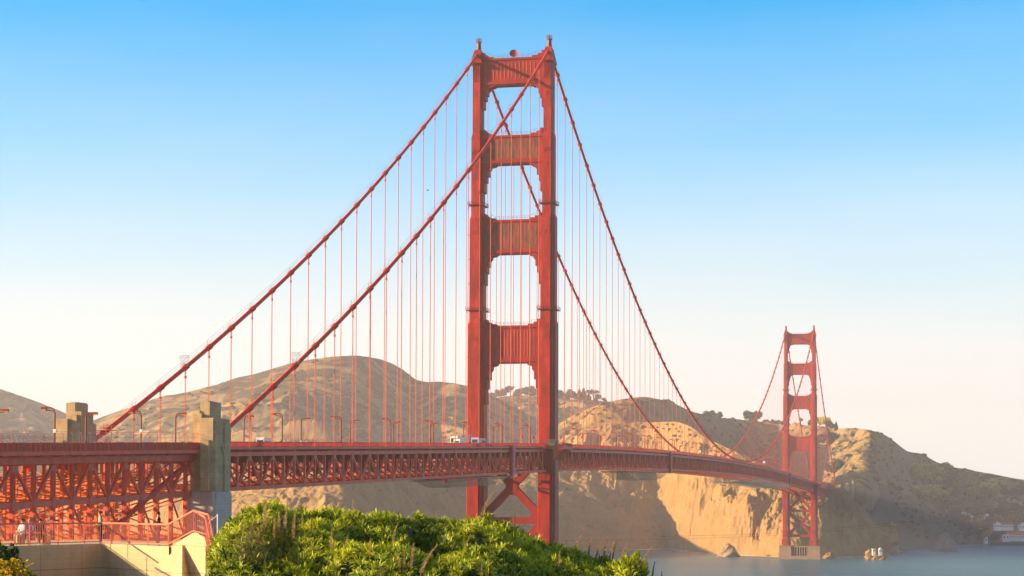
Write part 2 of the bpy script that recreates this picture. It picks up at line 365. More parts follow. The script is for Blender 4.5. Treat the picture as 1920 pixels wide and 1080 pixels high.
# ---- towers
def cruci(cx, cy, a, b, w, d):                # stepped cross plan: a fin, b middle, w body half-widths; d half-depth; corners facing out are cut
    q = [(d, a), (d-.9, a+.12), (d-.9, b), (d-2.0, b+.12), (d-2.0, w-.25), (d-2.5, w)]
    P = [(x, y) for x, y in q]+[(-x, y) for x, y in q[::-1]]+[(-x, -y) for x, y in q]+[(x, -y) for x, y in q[::-1]]
    return [(cx+x, cy+y) for x, y in P]
TIERS = [  # z0, z1, a, b, w, d
    (20.5, 75, 1.7, 2.7, 3.35, 5.6), (75, 121.3, 1.6, 2.5, 3.2, 5.2), (121.3, 161.3, 1.55, 2.2, 2.8, 4.7),
    (161.3, 192.3, 1.6, 1.95, 2.3, 4.1), (192.3, 219.5, 1.45, 1.65, 1.85, 3.5)]
def tower(ox, first):
    tw = empty('tower', (ox, 0, 0), BR, label='near tall tower standing left of the centre of the strait' if first else 'far tower beneath the golden hillside')
    for sy in (-1, 1):
        yc = YC*sy; lg = MB()
        for i, (z0, z1, a, b, w, d) in enumerate(TIERS):
            c = cruci(ox, yc, a, b, w, d)
            if i < len(TIERS)-1:
                n = TIERS[i+1]; c2 = cruci(ox, yc, n[2], n[3], n[4], n[5])
                lg.loft([[(x, y, z0) for x, y in c], [(x, y, z1-.3) for x, y in c], [(x, y, z1+1.1) for x, y in c2]])
            else: lg.loft([[(x, y, z0) for x, y in c], [(x, y, z1) for x, y in c]])
            # horizontal plate seams and small access openings on the fins
            for zz in np.arange(z0+6, z1-4, 9.2):
                lg.box((ox-d-.05, yc-a-.04, zz), (ox-d+.5, yc+a+.04, zz+.14))
                lg.box((ox-d+.9, yc-w-.05, zz), (ox+d-2.6, yc+w+.05, zz+.12)) if i < 3 else None
        g = lg
        for i, (z0, z1, a, b, w, d) in enumerate(TIERS):
            for dz in (12, 30):
                if z1-dz > z0+5: g.box((ox-d-.09, yc-.28, z1-dz), (ox-d+.2, yc+.28, z1-dz+1.5))
            for k in range(3):   # saw-tooth capital ornament
                if 0 < i < 5:
                    yy = yc+(k-1)*a*.62; g.add([(ox-d-.14, yy-.42, z1-6.4), (ox-d-.14, yy+.42, z1-6.4), (ox-d-.14, yy, z1-4.9), (ox-d+.1, yy-.42, z1-6.4), (ox-d+.1, yy+.42, z1-6.4), (ox-d+.1, yy, z1-4.9)], [(0, 1, 2), (5, 4, 3), (0, 3, 4, 1), (1, 4, 5, 2), (2, 5, 3, 0)])
        for k in range(4):
            yy = yc-1.2+k*.8; g.box((ox-3.72, yy-.14, 213.6), (ox-3.45, yy+.14, 219.3))
        L = lg.build('leg', M_TOWER, tw)
        # base flare
        c = cruci(ox, yc, 2.3, 3.4, 4.2, 6.4); c2 = cruci(ox, yc, 1.7, 2.7, 3.35, 5.6)
        MB().loft([[(x, y, 12.8) for x, y in c], [(x, y, 18.7) for x, y in c], [(x, y, 20.6) for x, y in c2]]).build('leg_base', M_TOWER, tw)
        # saddle housing with finial
        s = MB()
        def rect(hx, hy, z): return [(ox-hx, yc-hy, z), (ox+hx, yc-hy, z), (ox+hx, yc+hy, z), (ox-hx, yc+hy, z)]
        s.loft([rect(4.0, 2.15, 219.5), rect(4.0, 2.15, 220.3), rect(2.2, 1.1, 225.4), rect(1.1, .8, 225.9)])
        S = s.build('saddle_housing', M_TOWER, tw)
        f = MB(); f.path([(ox, yc, 225.7), (ox, yc, 228.6)], [1.0, .8], 8); f.path([(ox, yc, 228.6), (ox, yc, 228.9)], 1.15, 10)
        for k in range(8):
            t = k*math.pi/4; f.beam((ox+1.05*math.cos(t), yc+1.05*math.sin(t), 228.9), (ox+1.05*math.cos(t), yc+1.05*math.sin(t), 230.2), .09, .09)
        for zz in (229.5, 230.2):
            f.path([(ox+1.05*math.cos(k*math.pi/6), yc+1.05*math.sin(k*math.pi/6), zz) for k in range(13)], .05, 4)
        f.path([(ox, yc, 228.9), (ox, yc, 230.5)], [.35, .22], 8)
        f.build('beacon_finial', M_LAMP, tw)
        for sx in (-1, 1):                        # small platforms with rails beside the saddle
            p = MB()
            p.box((ox+sx*4.0-.0 if sx > 0 else ox-5.2, yc-1.6, 219.9), (ox+5.2 if sx > 0 else ox-4.0, yc+1.6, 220.05))
            for yy in (-1.6, 0, 1.6): p.beam((ox+sx*5.1, yc+yy, 220), (ox+sx*5.1, yc+yy, 221.4), .07, .07)
            for zz in (220.7, 221.4): p.beam((ox+sx*5.1, yc-1.6, zz), (ox+sx*5.1, yc+1.6, zz), .06, .06)
            p.build('platform', M_LAMP, tw)
        # ring walkways round the legs
        for zr, ti in ((166.2, 3), (126.3, 2)):
            _, _, a, b, w, d = TIERS[ti]; g = MB(); X, Y = d+.7, w+.65
            g.box((ox-X, yc-Y, zr), (ox+X, yc+Y, zr+.22))
            for zz in (.75, 1.35):
                for p0, p1 in (((-X, -Y), (X, -Y)), ((X, -Y), (X, Y)), ((X, Y), (-X, Y)), ((-X, Y), (-X, -Y))):
                    g.beam((ox+p0[0], yc+p0[1], zr+zz), (ox+p1[0], yc+p1[1], zr+zz), .07, .07)
            for k in range(9):
                t = -1+k/4
                for px, py in ((t*X, -Y), (t*X, Y), (-X, t*Y), (X, t*Y)): g.beam((ox+px, yc+py, zr), (ox+px, yc+py, zr+1.35), .07, .07)
            for k in range(5):
                g.beam((ox-X+.1, yc-Y+.4+k*(2*Y-.8)/4, zr-.05), (ox-d+.3, yc-Y+.4+k*(2*Y-.8)/4, zr-.9), .12, .12)
            zi = -sy                                # hanging ladder on the inner side
            for dy in (0, .5): g.beam((ox-X+.6+dy, yc+zi*(Y+.1), zr), (ox-X+.6+dy, yc+zi*(Y+.1), zr-5.2), .07, .07)
            for k in range(8): g.beam((ox-X+.6, yc+zi*(Y+.1), zr-.6*k-.4), (ox-X+1.1, yc+zi*(Y+.1), zr-.6*k-.4), .05, .05)
            g.build('walkway', M_LAMP, tw)
    # portal struts
    SPEC = [(222.0, 211.6, 1.85, 8.5, 3.4, 0), (192.6, 181.6, 2.3, 10.5, 3.9, 1), (160.6, 147.6, 2.8, 11.5, 4.3, 1), (120.6, 106.4, 3.2, 15.5, 4.6, 0)]
    for (zt, zb, w, br, hx_, gr) in SPEC:
        hi = YC-w+.3; hx = 2.3
        lo = []
        steps = [(0, 1.0), (.9, .80), (1.3, .58), (1.8, .36), (3.2, .20), (5.2, 0.0)]
        poly = [(-hi, zt+2.4), (-hi+1.0, zt+2.4), (-hi+1.0, zt+1.3), (-hi+2.4, zt+1.3), (-hi+2.4, zt+.6), (-hi+4.6, zt+.6), (-hi+4.6, zt)]
        poly += [(-p[0], p[1]) for p in poly[::-1]]
        low = [(-hi, zb-br), (-hi+.9, zb-br), (-hi+.9, zb-br*.62), (-hi+1.5, zb-br*.62), (-hi+1.5, zb-br*.40), (-hi+2.2, zb-br*.40), (-hi+2.2, zb-br*.22), (-hi+3.0, zb-br*.14), (-hi+3.0, zb-br*.08), (-hi+4.6, zb-br*.05), (-hi+5.2, zb)]
        low += [(-p[0], p[1]) for p in low[::-1]]
        poly = poly+low[::-1]
        gp_ = gr and first; sm = MB().prism(poly, 'x', ox-hx, ox+hx); n = 15; y0 = hi-1.4
        za, zc = zt-1.6, zb+1.9
        for sx in (-1, 1):
            fl = MB() if gp_ else sm
            for k in range(n):                      # raised flutes on both faces
                y = -y0+2*y0*(k+.5)/n; hw = y0/n*.52
                xa, xb = ox+sx*(hx-.02), ox+sx*(hx+.09)
                if gp_ and k == 0: xq = sorted((xa+sx*.05, xa-sx*.1)); fl.box((xq[0], -y0, zc), (xq[1], y0, za))
                fl.add([(xa, y-hw, zc), (xa, y+hw, zc), (xa, y+hw, za), (xa, y-hw, za), (xb, y, zc+.9), (xb, y, za-.6)],
                       [(0, 1, 4), (1, 2, 5, 4), (2, 3, 5), (3, 0, 4, 5)])
            if gp_: fl.build('fluted_panel', M_GRIME, tw)
            for (z0, z1, e) in ((zt-.9, zt-.2, .38), (zb+.4, zb+1.1, .38), (zb+1.1, zb+1.5, .2)):
                xa, xb = sorted((ox+sx*(hx-.05), ox+sx*(hx+e))); sm.box((xa, -hi+.02, z0), (xb, hi-.02, z1))
        st = sm.build('portal_strut', M_STRUT, tw)
        tr = MB()
        for k in range(9):
            y = -hi+4.6+(2*hi-9.2)*k/8; tr.beam((ox-2, y, zt), (ox-2, y, zt+1.25), .08, .08)
        for zz in (.65, 1.25): tr.beam((ox-2, -hi+4.6, zt+zz), (ox-2, hi-4.6, zt+zz), .07, .07)
        for s in (-1, 1):
            tr.beam((ox-2, s*(hi-4.6), zt+1.25), (ox-2, s*(hi-3.2), zt+2.0), .07, .07); tr.beam((ox-2, s*(hi-3.2), zt+2.0), (ox-2, s*(hi-1.2), zt+2.0), .07, .07)
            tr.beam((ox-2, s*(hi-3.2), zt+.6), (ox-2, s*(hi-3.2), zt+2.0), .07, .07)
        tr.build('strut_railing', M_STRUT, tw)
    # bracing below the deck
    hi = YC-3.2
    for zt, zb in ((72, 48.4), (46.2, 24.2)):
        g = MB(); zc = (zt+zb)/2; 
        for s in (-1, 1):
            g.beam((ox, 0, zc), (ox, s*hi, zb+.8), 2.6, 2.9, (1, 0, 0)); g.beam((ox, 0, zc), (ox, s*hi, zt-.8), 2.62, 2.9, (1, 0, 0))
        g.prism([(-2.2, zc-1.9), (-.9, zc-3.3), (.9, zc-3.3), (2.2, zc-1.9), (2.2, zc+1.9), (.9, zc+3.3), (-.9, zc+3.3), (-2.2, zc+1.9)], 'x', ox-1.52, ox+1.52)
        for s in (-1, 1):
            g.prism([(s*hi, zb-.4), (s*(hi-3.2), zb-.4), (s*(hi-3.2), zb+1.2), (s*hi, zb+4.6)], 'x', ox-1.48, ox+1.48)
        g.build('cross_brace', M_STRUT, tw)
    for zz in (47.3, 22.8): MB().box((ox-1.6, -hi-.2, zz-1.2), (ox+1.6, hi+.2, zz+1.2)).build('strut', M_STRUT, tw)
    # deck balcony wrapping the outside of each leg
    for sy in (-1, 1):
        g = MB(); z = T(ox)+1.05; yo = sy*21.2; yi = sy*14.3
        ya, yb = sorted((yi, yo))
        g.box((ox-8.6, ya, z-1.0), (ox+8.6, yb, z-.02))
        for xx in np.linspace(-8, 8, 6):
            g.prism([(sy*17.2, z-1.0), (yo-sy*.2, z-1.0), (yo-sy*.2, z-1.4), (sy*19.4, z-2.2), (sy*17.2, z-5.4)], 'x', ox+xx-.2, ox+xx+.2)
        for s in (-1, 1): g.prism([(ox+s*8.6, z-1.0), (ox+s*15.5, z-1.0), (ox+s*15.5, z-.02), (ox+s*8.6, z-.02)], 'y', *sorted((yi, sy*15.6)))
        B = g.build('balcony', M_TRUSS, tw)
        r = MB()
        for p0, p1 in (((-8.5, 21.0), (8.5, 21.0)), ((-8.5, 21.0), (-8.5, 15.4)), ((8.5, 21.0), (8.5, 15.4))):
            L_ = math.dist(p0, p1); nn = int(L_/.3)
            for k in range(nn+1):
                q = (ox+lerp(p0[0], p1[0], k/nn), sy*lerp(p0[1], p1[1], k/nn)); r.beam((*q, z), (*q, z+1.2), .08, .08)
            for zz in (.1, 1.2): r.beam((ox+p0[0], sy*p0[1], z+zz), (ox+p1[0], sy*p1[1], z+zz), .12, .12)
        r.build('balcony_rail', M_RAIL, tw)
    # pier
    pr = MB(); pr.box((ox-10.5, -20.5, -6), (ox+10.5, 20.5, 3.2))
    for s in (-1, 1):
        y0, y1 = sorted((s*20.0, s*8.0))
        pr.loft([[(ox-9.8, y0, 3.2), (ox+9.8, y0, 3.2), (ox+9.8, y1, 3.2), (ox-9.8, y1, 3.2)], [(ox-9.0, y0+.3, 12.4), (ox+9.0, y0+.3, 12.4), (ox+9.0, y1-.3, 12.4), (ox-9.0, y1-.3, 12.4)]])
        pr.box((ox-9.4, y0-.2, 12.4), (ox+9.4, y1+.2, 13.1))
    for k in range(7):
        y = -7.2+k*2.4; pr.box((ox-8.0, y-.45, 3.2), (ox+8.0, y+.45, 11.6))
    pr.box((ox-8.2, -8.2, 11.6), (ox+8.2, 8.2, 12.8))
    pr.build('pier', M_PIER, tw)
    return tw
tower(0., True); tower(MAIN, False)

# ---- main cables
def cable_pts(y, x0, x1, n): return [(x, y, cable_z(x)) for x in np.linspace(x0, x1, n)]
def suspender(mb, x, y, z1):
    z0 = T(x)+.1; zt = cable_z(x)-.3
    for dx in (-.24, .24): mb.path([(x+dx, y, z0), (x+dx*.9, y, zt)], .062 if x < 700 else .05, 4, False)
    if zt-z0 > 6 and x < 500:
        mb.box((x-.4, y-.16, zt-2.3), (x+.4, y+.16, zt-1.75))
        for dx in (-.24, .24): mb.path([(x+dx, y, zt-1.8), (x+dx*1.8, y+.05, zt+.1)], .09, 4, False)
    mb.box((x-.42, y-.2, z0-.1), (x+.42, y+.2, z0+.75))
allc = []
for y in (-YC, YC):
    c = MB()
    c.path(cable_pts(y, -460, 0, 60), .52, 12); c.path(cable_pts(y, 0, MAIN, 110), .52, 12); c.path(cable_pts(y, MAIN, MAIN+SIDE, 30), .52, 10)
    CB = c.build('main_cable', M_CABLE, BR, smooth=True)
    far = MB()
    for x in SUSP_S+SUSP_M+SUSP_N:
        e = .75; tgt = far if x > 330 else MB()
        p0, p1 = (x-e, y, cable_z(x-e)), (x+e, y, cable_z(x+e))
        tgt.path([p0, p1], .74, 10); m = (x, y, cable_z(x))
        for t in (-.5, 0, .5):
            tgt.box((x+t-.09, y-.86, m[2]-.25+t*(p1[2]-p0[2])/1.5), (x+t+.09, y+.86, m[2]+.25+t*(p1[2]-p0[2])/1.5))
        if x <= 330: tgt.build('cable_band', M_CABLE, CB)
        else: pass
    far.build('cable_band', M_CABLE, CB, kind='stuff')
    h = MB()                                          # hand ropes above the cable
    for s in (-.42, .42):
        for xa, xb, n in ((-SIDE+8, -4, 60), (4, MAIN-4, 130)):
            xs = np.linspace(xa, xb, n); h.path([(x, y+s, cable_z(x)+1.75) for x in xs], .028, 3, False)
    for x in SUSP_S+SUSP_M:
        for s in (-.42, .42): h.beam((x, y+s, cable_z(x)+.4), (x, y+s, cable_z(x)+1.8), .06, .06)
    h.build('hand_rope', M_LAMP, CB)
near = sorted([(x, y) for x in SUSP_S+SUSP_M+SUSP_N for y in (-YC, YC)], key=lambda p: math.hypot(p[0]-CAM[0], p[1]-CAM[1]))
rest = MB()
for i, (x, y) in enumerate(near):
    if i < 100: g = MB(); suspender(g, x, y, 0); g.build('suspender_rope', M_ROPE, BR)
    else: suspender(rest, x, y, 0)
rest.build('suspender_rope', M_ROPE, BR, kind='stuff')

# ---- wire cage round each near cable above the shore pylon
for y, x in ((-YC, SUSP_S[18]), (YC, SUSP_S[20])):
    pass

# ---- stiffening trusses, deck
def truss_span(x0, x1, xs, Tf, depth, y, name='stiffening_truss'):
    nodes = sorted(set([round(v, 3) for v in xs]+[round(v+7.62, 3) for v in xs]+[round(min(xs)-7.62, 3)]))
    nodes = [n for n in nodes if x0-.01 <= n <= x1+.01]; xset = [round(v, 3) for v in xs]
    ch = MB(); brk = np.linspace(x0, x1, max(2, int(abs(x1-x0)/30)+1))
    for a, b in zip(brk[:-1], brk[1:]):
        ch.beam((a, y, Tf(a)-.4), (b, y, Tf(b)-.4), .8, .8); ch.beam((a, y, Tf(a)-depth+.4), (b, y, Tf(b)-depth+.4), .8, .8)
        for zz in (-.02, -.86): ch.beam((a, y, Tf(a)+zz), (b, y, Tf(b)+zz), 1.05, .1)
    par = ch.build(name, M_TRUSS, BR)
    w = MB()
    for n in nodes:
        w.beam((n, y, Tf(n)-.8), (n, y, Tf(n)-depth+.8), .5, .5, (1, 0, 0))
        top = n in xset
        if top:
            for s in (-1, 1):
                m = n+s*7.62
                if x0-.1 <= m <= x1+.1: w.beam((n+s*.3, y, Tf(n)-.9), (m-s*.3, y, Tf(m)-depth+.9), .4, .42, (0, 1, 0))
            w.box((n-.8, y-.28, Tf(n)-1.9), (n+.8, y+.28, Tf(n)-.8)); 
        else: w.box((n-.8, y-.28, Tf(n)-depth+.8), (n+.8, y+.28, Tf(n)-depth+1.9))
    w.build('truss_web', M_TRUSS, par)
    return nodes
SPANS = [(-345., -5.7, SUSP_S), (5.7, MAIN-5.7, SUSP_M), (MAIN+5.7, MAIN+SIDE-4, SUSP_N)]
DEP = 8.4
for x0, x1, xs in SPANS:
    for y in (-YC, YC): nodes = truss_span(x0, x1, xs, T, DEP, y)
    fb = MB()
    for i, n in enumerate(nodes):
        fb.box((n-.2, -13.2, T(n)-2.3), (n+.2, 13.2, T(n)+.25)); fb.box((n-.3, -13.25, T(n)-2.45), (n+.3, 13.25, T(n)-2.3))
        fb.beam((n, -13.2, T(n)-DEP+.5), (n, 13.2, T(n)-DEP+.5), .5, .6)
        if i+1 < len(nodes):
            m = nodes[i+1]; s = 1 if i % 2 else -1
            fb.beam((n, -13*s, T(n)-DEP+.35), (m, 0, T(m)-DEP+.35), .4, .35); fb.beam((n, 0, T(n)-DEP+.3), (m, -13*s, T(m)-DEP+.3), .4, .35)
            fb.beam((n, 13*s, T(n)-DEP+.35), (m, 0, T(m)-DEP+.35), .4, .35)
        if x0 < 200:
            for s in (-1, 1): fb.beam((n, s*13, T(n)-DEP+1), (n, s*5, T(n)-2.5), .35, .35)
            fb.box((n-1.0, -12.6, T(n)-5.6), (n-.6, -11.9, T(n)-2.2)); fb.box((n-1.0, 11.9, T(n)-5.6), (n-.6, 12.6, T(n)-2.2))
    for y in (-9, -4.5, 0, 4.5, 9):
        bk = np.linspace(x0, x1, max(2, int((x1-x0)/30)))
        for a, b in zip(bk[:-1], bk[1:]): fb.beam((a, y, T(a)-.2), (b, y, T(b)-.2), .35, 1.1)
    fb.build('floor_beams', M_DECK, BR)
def strip(mb, xs, Tf, y0, y1, z0, z1):
    for a, b in zip(xs[:-1], xs[1:]):
        mb.add([(a, y0, Tf(a)+z0), (b, y0, Tf(b)+z0), (b, y1, Tf(b)+z0), (a, y1, Tf(a)+z0), (a, y0, Tf(a)+z1), (b, y0, Tf(b)+z1), (b, y1, Tf(b)+z1), (a, y1, Tf(a)+z1)],
               [(0, 1, 2, 3), (7, 6, 5, 4), (0, 4, 5, 1), (3, 2, 6, 7)])
XS = list(np.arange(-357., MAIN+SIDE, 20))
d = MB(); strip(d, XS, T, -9.6, 9.6, .35, .8); d.build('roadway', M_ROAD, BR)
d = MB()
for s in (-1, 1):
    a, b = sorted((s*9.62, s*14.35)); strip(d, XS, T, a, b, .78, 1.05)
    a, b = sorted((s*14.1, s*14.4)); strip(d, XS, T, a, b, .55, 1.07)
for x in np.arange(-345, MAIN+SIDE-5, 1.905 if True else 4):
    if x > 420 and int((x+345)/1.905) % 2: continue
    for s in (-1, 1): d.beam((x, s*14.28, T(x)+.6), (x, s*13.3, T(x)-.05), .12, .30)
d.build('sidewalk', M_TRUSS, BR)
for s in (-1, 1):
    r = MB(); y = s*13.15; x = -346.
    while x < MAIN+SIDE-5:
        st = .22 if x < 20 and s < 0 else (.4 if x < 300 else .8)
        if s > 0: st = max(st, .4)
        wd = st*.42
        if not (abs(x) < 5.4 or abs(x-MAIN) < 5.4): r.box((x-wd/2, y-.03, T(x)+1.05), (x+wd/2, y+.03, T(x)+2.15))
        x += st
    for xx in np.arange(-345, MAIN+SIDE, 3.81): r.box((xx-.12, y-.1, T(xx)+1.05), (xx+.12, y+.1, T(xx)+2.3))
    for z in (1.15, 2.2): strip(r, XS, T, y-.09, y+.09, z-.07, z+.07)
    r.build('railing', M_RAIL, BR)
for x, w_ in ((-64.8, 2.6), (306.5, 2.6), (1003, 3.4)):
    g = MB(); z = T(x)
    g.box((x-w_/2, -15.3, z-DEP-1.0), (x+w_/2, -14.75, z+1.55)); G = g.build('hoist_panel', M_PINK, BR)
    h = MB()
    for k in range(6): zz = z-DEP+.8+k*1.75; h.box((x-w_/2-.04, -15.36, zz), (x+w_/2+.04, -14.7, zz+.12))
    h.box((x-w_/2-1.5, -15.0, z-DEP-.6), (x-w_/2-1.1, -14.2, z+.9)); h.box((x-w_/2-1.2, -14.9, z+.95), (x+w_/2, -14.2, z+1.5))
    h.build('panel_frame', M_DECK, G)

# ---- near shore: approach viaduct
AV = empty('approach_viaduct', (-400, 0, 10), label='lattice steel arch viaduct carrying the road at left up to the concrete pylons', cat='viaduct')
NA = [-352.4-7.62*k for k in range(-0, 19)]
def MC(x): return 55.6+.0300*(x+352.5)
def LC(x): return 46.8+.02*(x+352.5)
for y in (-YC, YC):
    xs = [-350.5, -496]
    c = MB(); c.beam((-351.6, y, TA(-351.6)-.62), (-496, y, TA(-496)-.62), .9, .9)
    c.beam((-351.6, y, TA(-351.6)-.1), (-496, y, TA(-496)-.1), 1.5, .14); c.beam((-351.6, y, TA(-351.6)-1.1), (-496, y, TA(-496)-1.1), 1.3, .12)
    P = c.build('top_chord', M_TRUSS, AV)
    c = MB(); c.beam((-351.6, y, MC(-351.6)), (-496, y, MC(-496)), .6, .95); c.beam((-351.6, y, MC(-351.6)-.5), (-496, y, MC(-496)-.5), .95, .12)
    for i, n in enumerate(NA):
        w, hh = (1.0, 1.0) if i % 2 else (.75, .75)
        c.path([(n, y-.42, MC(n)), (n, y+.42, MC(n))], w, 10)
    c.build('lower_chord', M_TRUSS, AV)
    w = MB()
    for i, n in enumerate(NA):
        # latticed verticals: two flanges with zigzag lacing
        for dx in (-.36, .36):
            w.beam((n+dx, y, TA(n)-1.4), (n+dx, y, MC(n)), .17, .62, (0, 1, 0)); w.beam((n+dx, y, MC(n)), (n+dx, y, 22), .17, .62, (0, 1, 0))
        z = TA(n)-1.6; k = 0
        while z > 28:
            z2 = z-.8; s = 1 if k % 2 else -1
            for yy in (-.3, .3): w.beam((n-.36*s, y+yy, z), (n+.36*s, y+yy, z2), .12, .06, (0, 1, 0))
            z = z2; k += 1
        if i % 2 == 1 or i == 0: pass
        if i % 2 == 1:
            for s in (-1, 1):
                m = n+s*7.62
                w.beam((n+s*.25, y, TA(n)-1.4), (m-s*.4, y, MC(m)+.5), .42, .50, (0, 1, 0))
            w.box((n-1.0, y-.3, TA(n)-2.5), (n+1.0, y+.3, TA(n)-1.4))
    w.build('truss_web', M_TRUSS, P)
    g = MB(); g.beam((-351.6, y, LC(-351.6)), (-496, y, LC(-496)), .5, .6)
    for i, n in enumerate(NA[:-1]):
        m = NA[i+1]
        if i % 2: g.beam((n, y, LC(n)), (m, y, MC(m)-.3), .25, .3, (0, 1, 0))
    g.build('arch_bracing', M_TRUSS, AV)
g = MB()
for i, n in enumerate(NA):
    t, m_, l = TA(n)-1.6, MC(n), LC(n)
    for z0, z1 in ((t-1.5, m_+.3), (m_-.3, l+.2), (l-.2, 37.5), (37.2, 27)):
        g.beam((n, -13.3, z0), (n, 13.3, z1), .24, .34, (1, 0, 0)); g.beam((n, -13.3, z1), (n, 13.3, z0), .24, .34, (1, 0, 0))
        g.beam((n, -13.3, z1), (n, 13.3, z1), .28, .34, (1, 0, 0))
    g.box((n-.2, -13.1, t+.1), (n+.2, 13.1, t+1.5))
    if i+1 < len(NA):
        m = NA[i+1]
        for zf in (MC, LC): g.beam((n, -13, zf(n)), (m, 0, zf(m)), .3, .3); g.beam((n, 13, zf(n)), (m, 0, zf(m)), .3, .3); g.beam((n, 0, zf(n)), (m, -13, zf(m)), .3, .3); g.beam((n, 0, zf(n)), (m, 13, zf(m)), .3, .3)
for y in (-4.6, 4.6): g.beam((-352, y, MC(-352)), (-496, y, MC(-496)), .4, .5); g.beam((-352, y, LC(-352)), (-496, y, LC(-496)), .4, .5)
for n in NA:
    for y in (-4.6, 4.6): g.beam((n, y, TA(n)-1.6), (n, y, 27), .5, .5, (1, 0, 0))
g.build('sway_bracing', paint('sunlit_inner_steel', (.82, .21, .055), .5, .2, .4), AV)  # brighter orange than the outer truss: low sunlight put into the paint
XA = list(np.arange(-505., -350.9, 7.0))
d = MB(); strip(d, XA, TA, -12.8, 12.8, .55, .9); d.build('roadway', M_ROAD, AV)
d = MB()
for s in (-1, 1):
    a, b = sorted((s*12.6, s*16.0)); strip(d, XA, TA, a, b, .52, .80)
    a, b = sorted((s*15.75, s*16.05)); strip(d, XA, TA, a, b, .30, .86)
    for k in range(40):
        x = -352-k*3.81; wide = k % 2 == 0
        d.beam((x, s*15.9, TA(x)+.45), (x, s*(13.4 if wide else 14.4), TA(x)-(.1 if wide else -.2)), .35 if wide else .14, .35)
d.build('sidewalk', M_TRUSS, AV)
M_PLATE = paint('railing_plate', (.50, .045, .028), .55, .25, .9)
for s in (-1, 1):
    r = MB(); y = s*15.55; x = -351.5
    strip(r, XA, TA, y-.03, y+.03, .95, 2.35)
    R_ = r.build('railing', M_PLATE, AV)
    r = MB()
    while x > -502:
        r.box((x-.045, y-.1, TA(x)+.80), (x+.045, y+.1, TA(x)+2.42)) if int(-x*2) % 4 else r.box((x-.13, y-.16, TA(x)+.80), (x+.13, y+.16, TA(x)+2.55))
        x -= 1.27/2
    for z in (.92, 2.42): strip(r, XA, TA, y-.12, y+.12, z-.06, z+.06)
    r.build('rail_post', M_TRUSS, R_)
    f = MB(); n = 0
    for x in np.arange(-352.5, -500, -3.81):
        z = TA(x)+2.4; f.path([(x, y, z), (x, y, z+1.3), (x, y-s*.12, z+1.7), (x, y-s*.4, z+1.95)], .055, 5)
    for zz, dy in ((1.95, .4), (1.0, 0)):
        f.beam((-352.5, y-s*dy, TA(-352.5)+2.4+zz), (-500, y-s*dy, TA(-500)+2.4+zz), .05, .05)
    F_ = f.build('safety_fence', M_RED2, AV)
    q = MB(); a, b = -352.5, -500.
    q.add([(a, y, TA(a)+2.4), (b, y, TA(b)+2.4), (b, y, TA(b)+4.1), (a, y, TA(a)+4.1)], [(0, 1, 2, 3)]); q.build('wire_mesh', M_MESH, F_)

# ---- concrete pylons
def pylon(sy, x0, sh, name, label, zb, zo=0., mir=1):
    e = empty(name, (x0-352, sy*(16-sh), zb), label=label, cat='pylon', group='concrete pylons flanking the deck ends')
    def bx(mb, xa, xb, ya, yb, za, zt):
        Y = sorted((sy*(ya-sh), sy*(yb-sh))); X = sorted((x0+mir*xa, x0+mir*xb)); mb.box((X[0], Y[0], za), (X[1], Y[1], zt+zo))
    g = MB(); bx(g, -357, -347.6, 15.6, 18.4, 56 if zb < 50 else zb, 71.0); 
    bx(g, -353.0, -347, 14.3, 18.2, 56, 70.6); bx(g, -356.2, -348, 13.2, 15.59, 56, 70.2)
    bx(g, -358.2, -355.9, 16.1, 17.9, 56, 66.4)
    g.build('shaft', M_CONC, e)
    g = MB(); bx(g, -355, -348.6, 14.85, 16.85, 70.9, 74.4); bx(g, -354.4, -349.2, 14.84, 16.2, 70.9, 74.6)
    g.build('crown', M_CONC, e)
    g = MB(); bx(g, -355.3, -349.4, 13.25, 14.8, 70.1, 72.6); bx(g, -356.1, -350.5, 14.0, 15.5, 70.1, 71.9)
    g.build('side_block', M_CONC, e)
    g = MB()                                         # raised vertical pilasters and the slanted buttress on the outer face
    Yo = sy*(18.4-sh)
    for xa, xb, za, zt in ((-356.6, -353.6, 56, 70.4), (-351.2, -347.9, 56, 70.2)):
        bx(g, xa, xb, 18.38, 18.8, za, zt)
    X = [x0+mir*v for v in (-353.6, -351.2, -351.2, -353.6)]
    g.prism([(X[0], 67.2+zo), (X[1], 64.4+zo), (X[2], 63.2+zo), (X[3], 66+zo)], 'y', *sorted((Yo, Yo+sy*.38)))
    g.build('pilaster', M_CONC, e)
    if zb < 50:
        g = MB(); bx(g, -357.2, -346.8, 13.0, 18.6, zb, 55.98); bx(g, -356.4, -347.4, 18.6, 18.95, zb, 55.5); g.build('lower_shaft', M_CONC2, e)
    return e
pylon(-1, 0, 0, 'concrete_pylon', 'near stepped concrete pylon with pale patched base right of the viaduct end', 4)
pylon(1, 0, 1.9, 'concrete_pylon', 'golden-lit concrete pylon behind the viaduct deck where the far cable comes down', 4)

# far north approach pylons, slab-like and tall
for (u, v0_, v1_, wpx, D, lab) in ((1578, 912, 955, 4, 2330, 'slim pale concrete pylon beside the far end of the bridge'), (1588, 908, 955, 8, 2345, 'broad concrete pylon at the far end of the bridge, with a cap'), (1599, 903, 950, 3.4, 2360, 'tall thin concrete pylon rightmost at the far end of the bridge')):
    a = at_depth(u, v0_, D); b = at_depth(u, v1_+6, D); hw = wpx/2*D/FPX
    e = empty('concrete_pylon', (a[0], a[1], b[2]), label=lab, cat='pylon', group='pylons at the far abutment')
    g = MB(); g.box((a[0]-4, a[1]-hw, b[2]-8), (a[0]+4, a[1]+hw, a[2]-1.5)); g.build('shaft', M_CONC, e)
    g = MB(); g.box((a[0]-3, a[1]-hw*.6, a[2]-1.5), (a[0]+3, a[1]+hw*.6, a[2]+1.5)); g.build('crown', M_CONC, e)

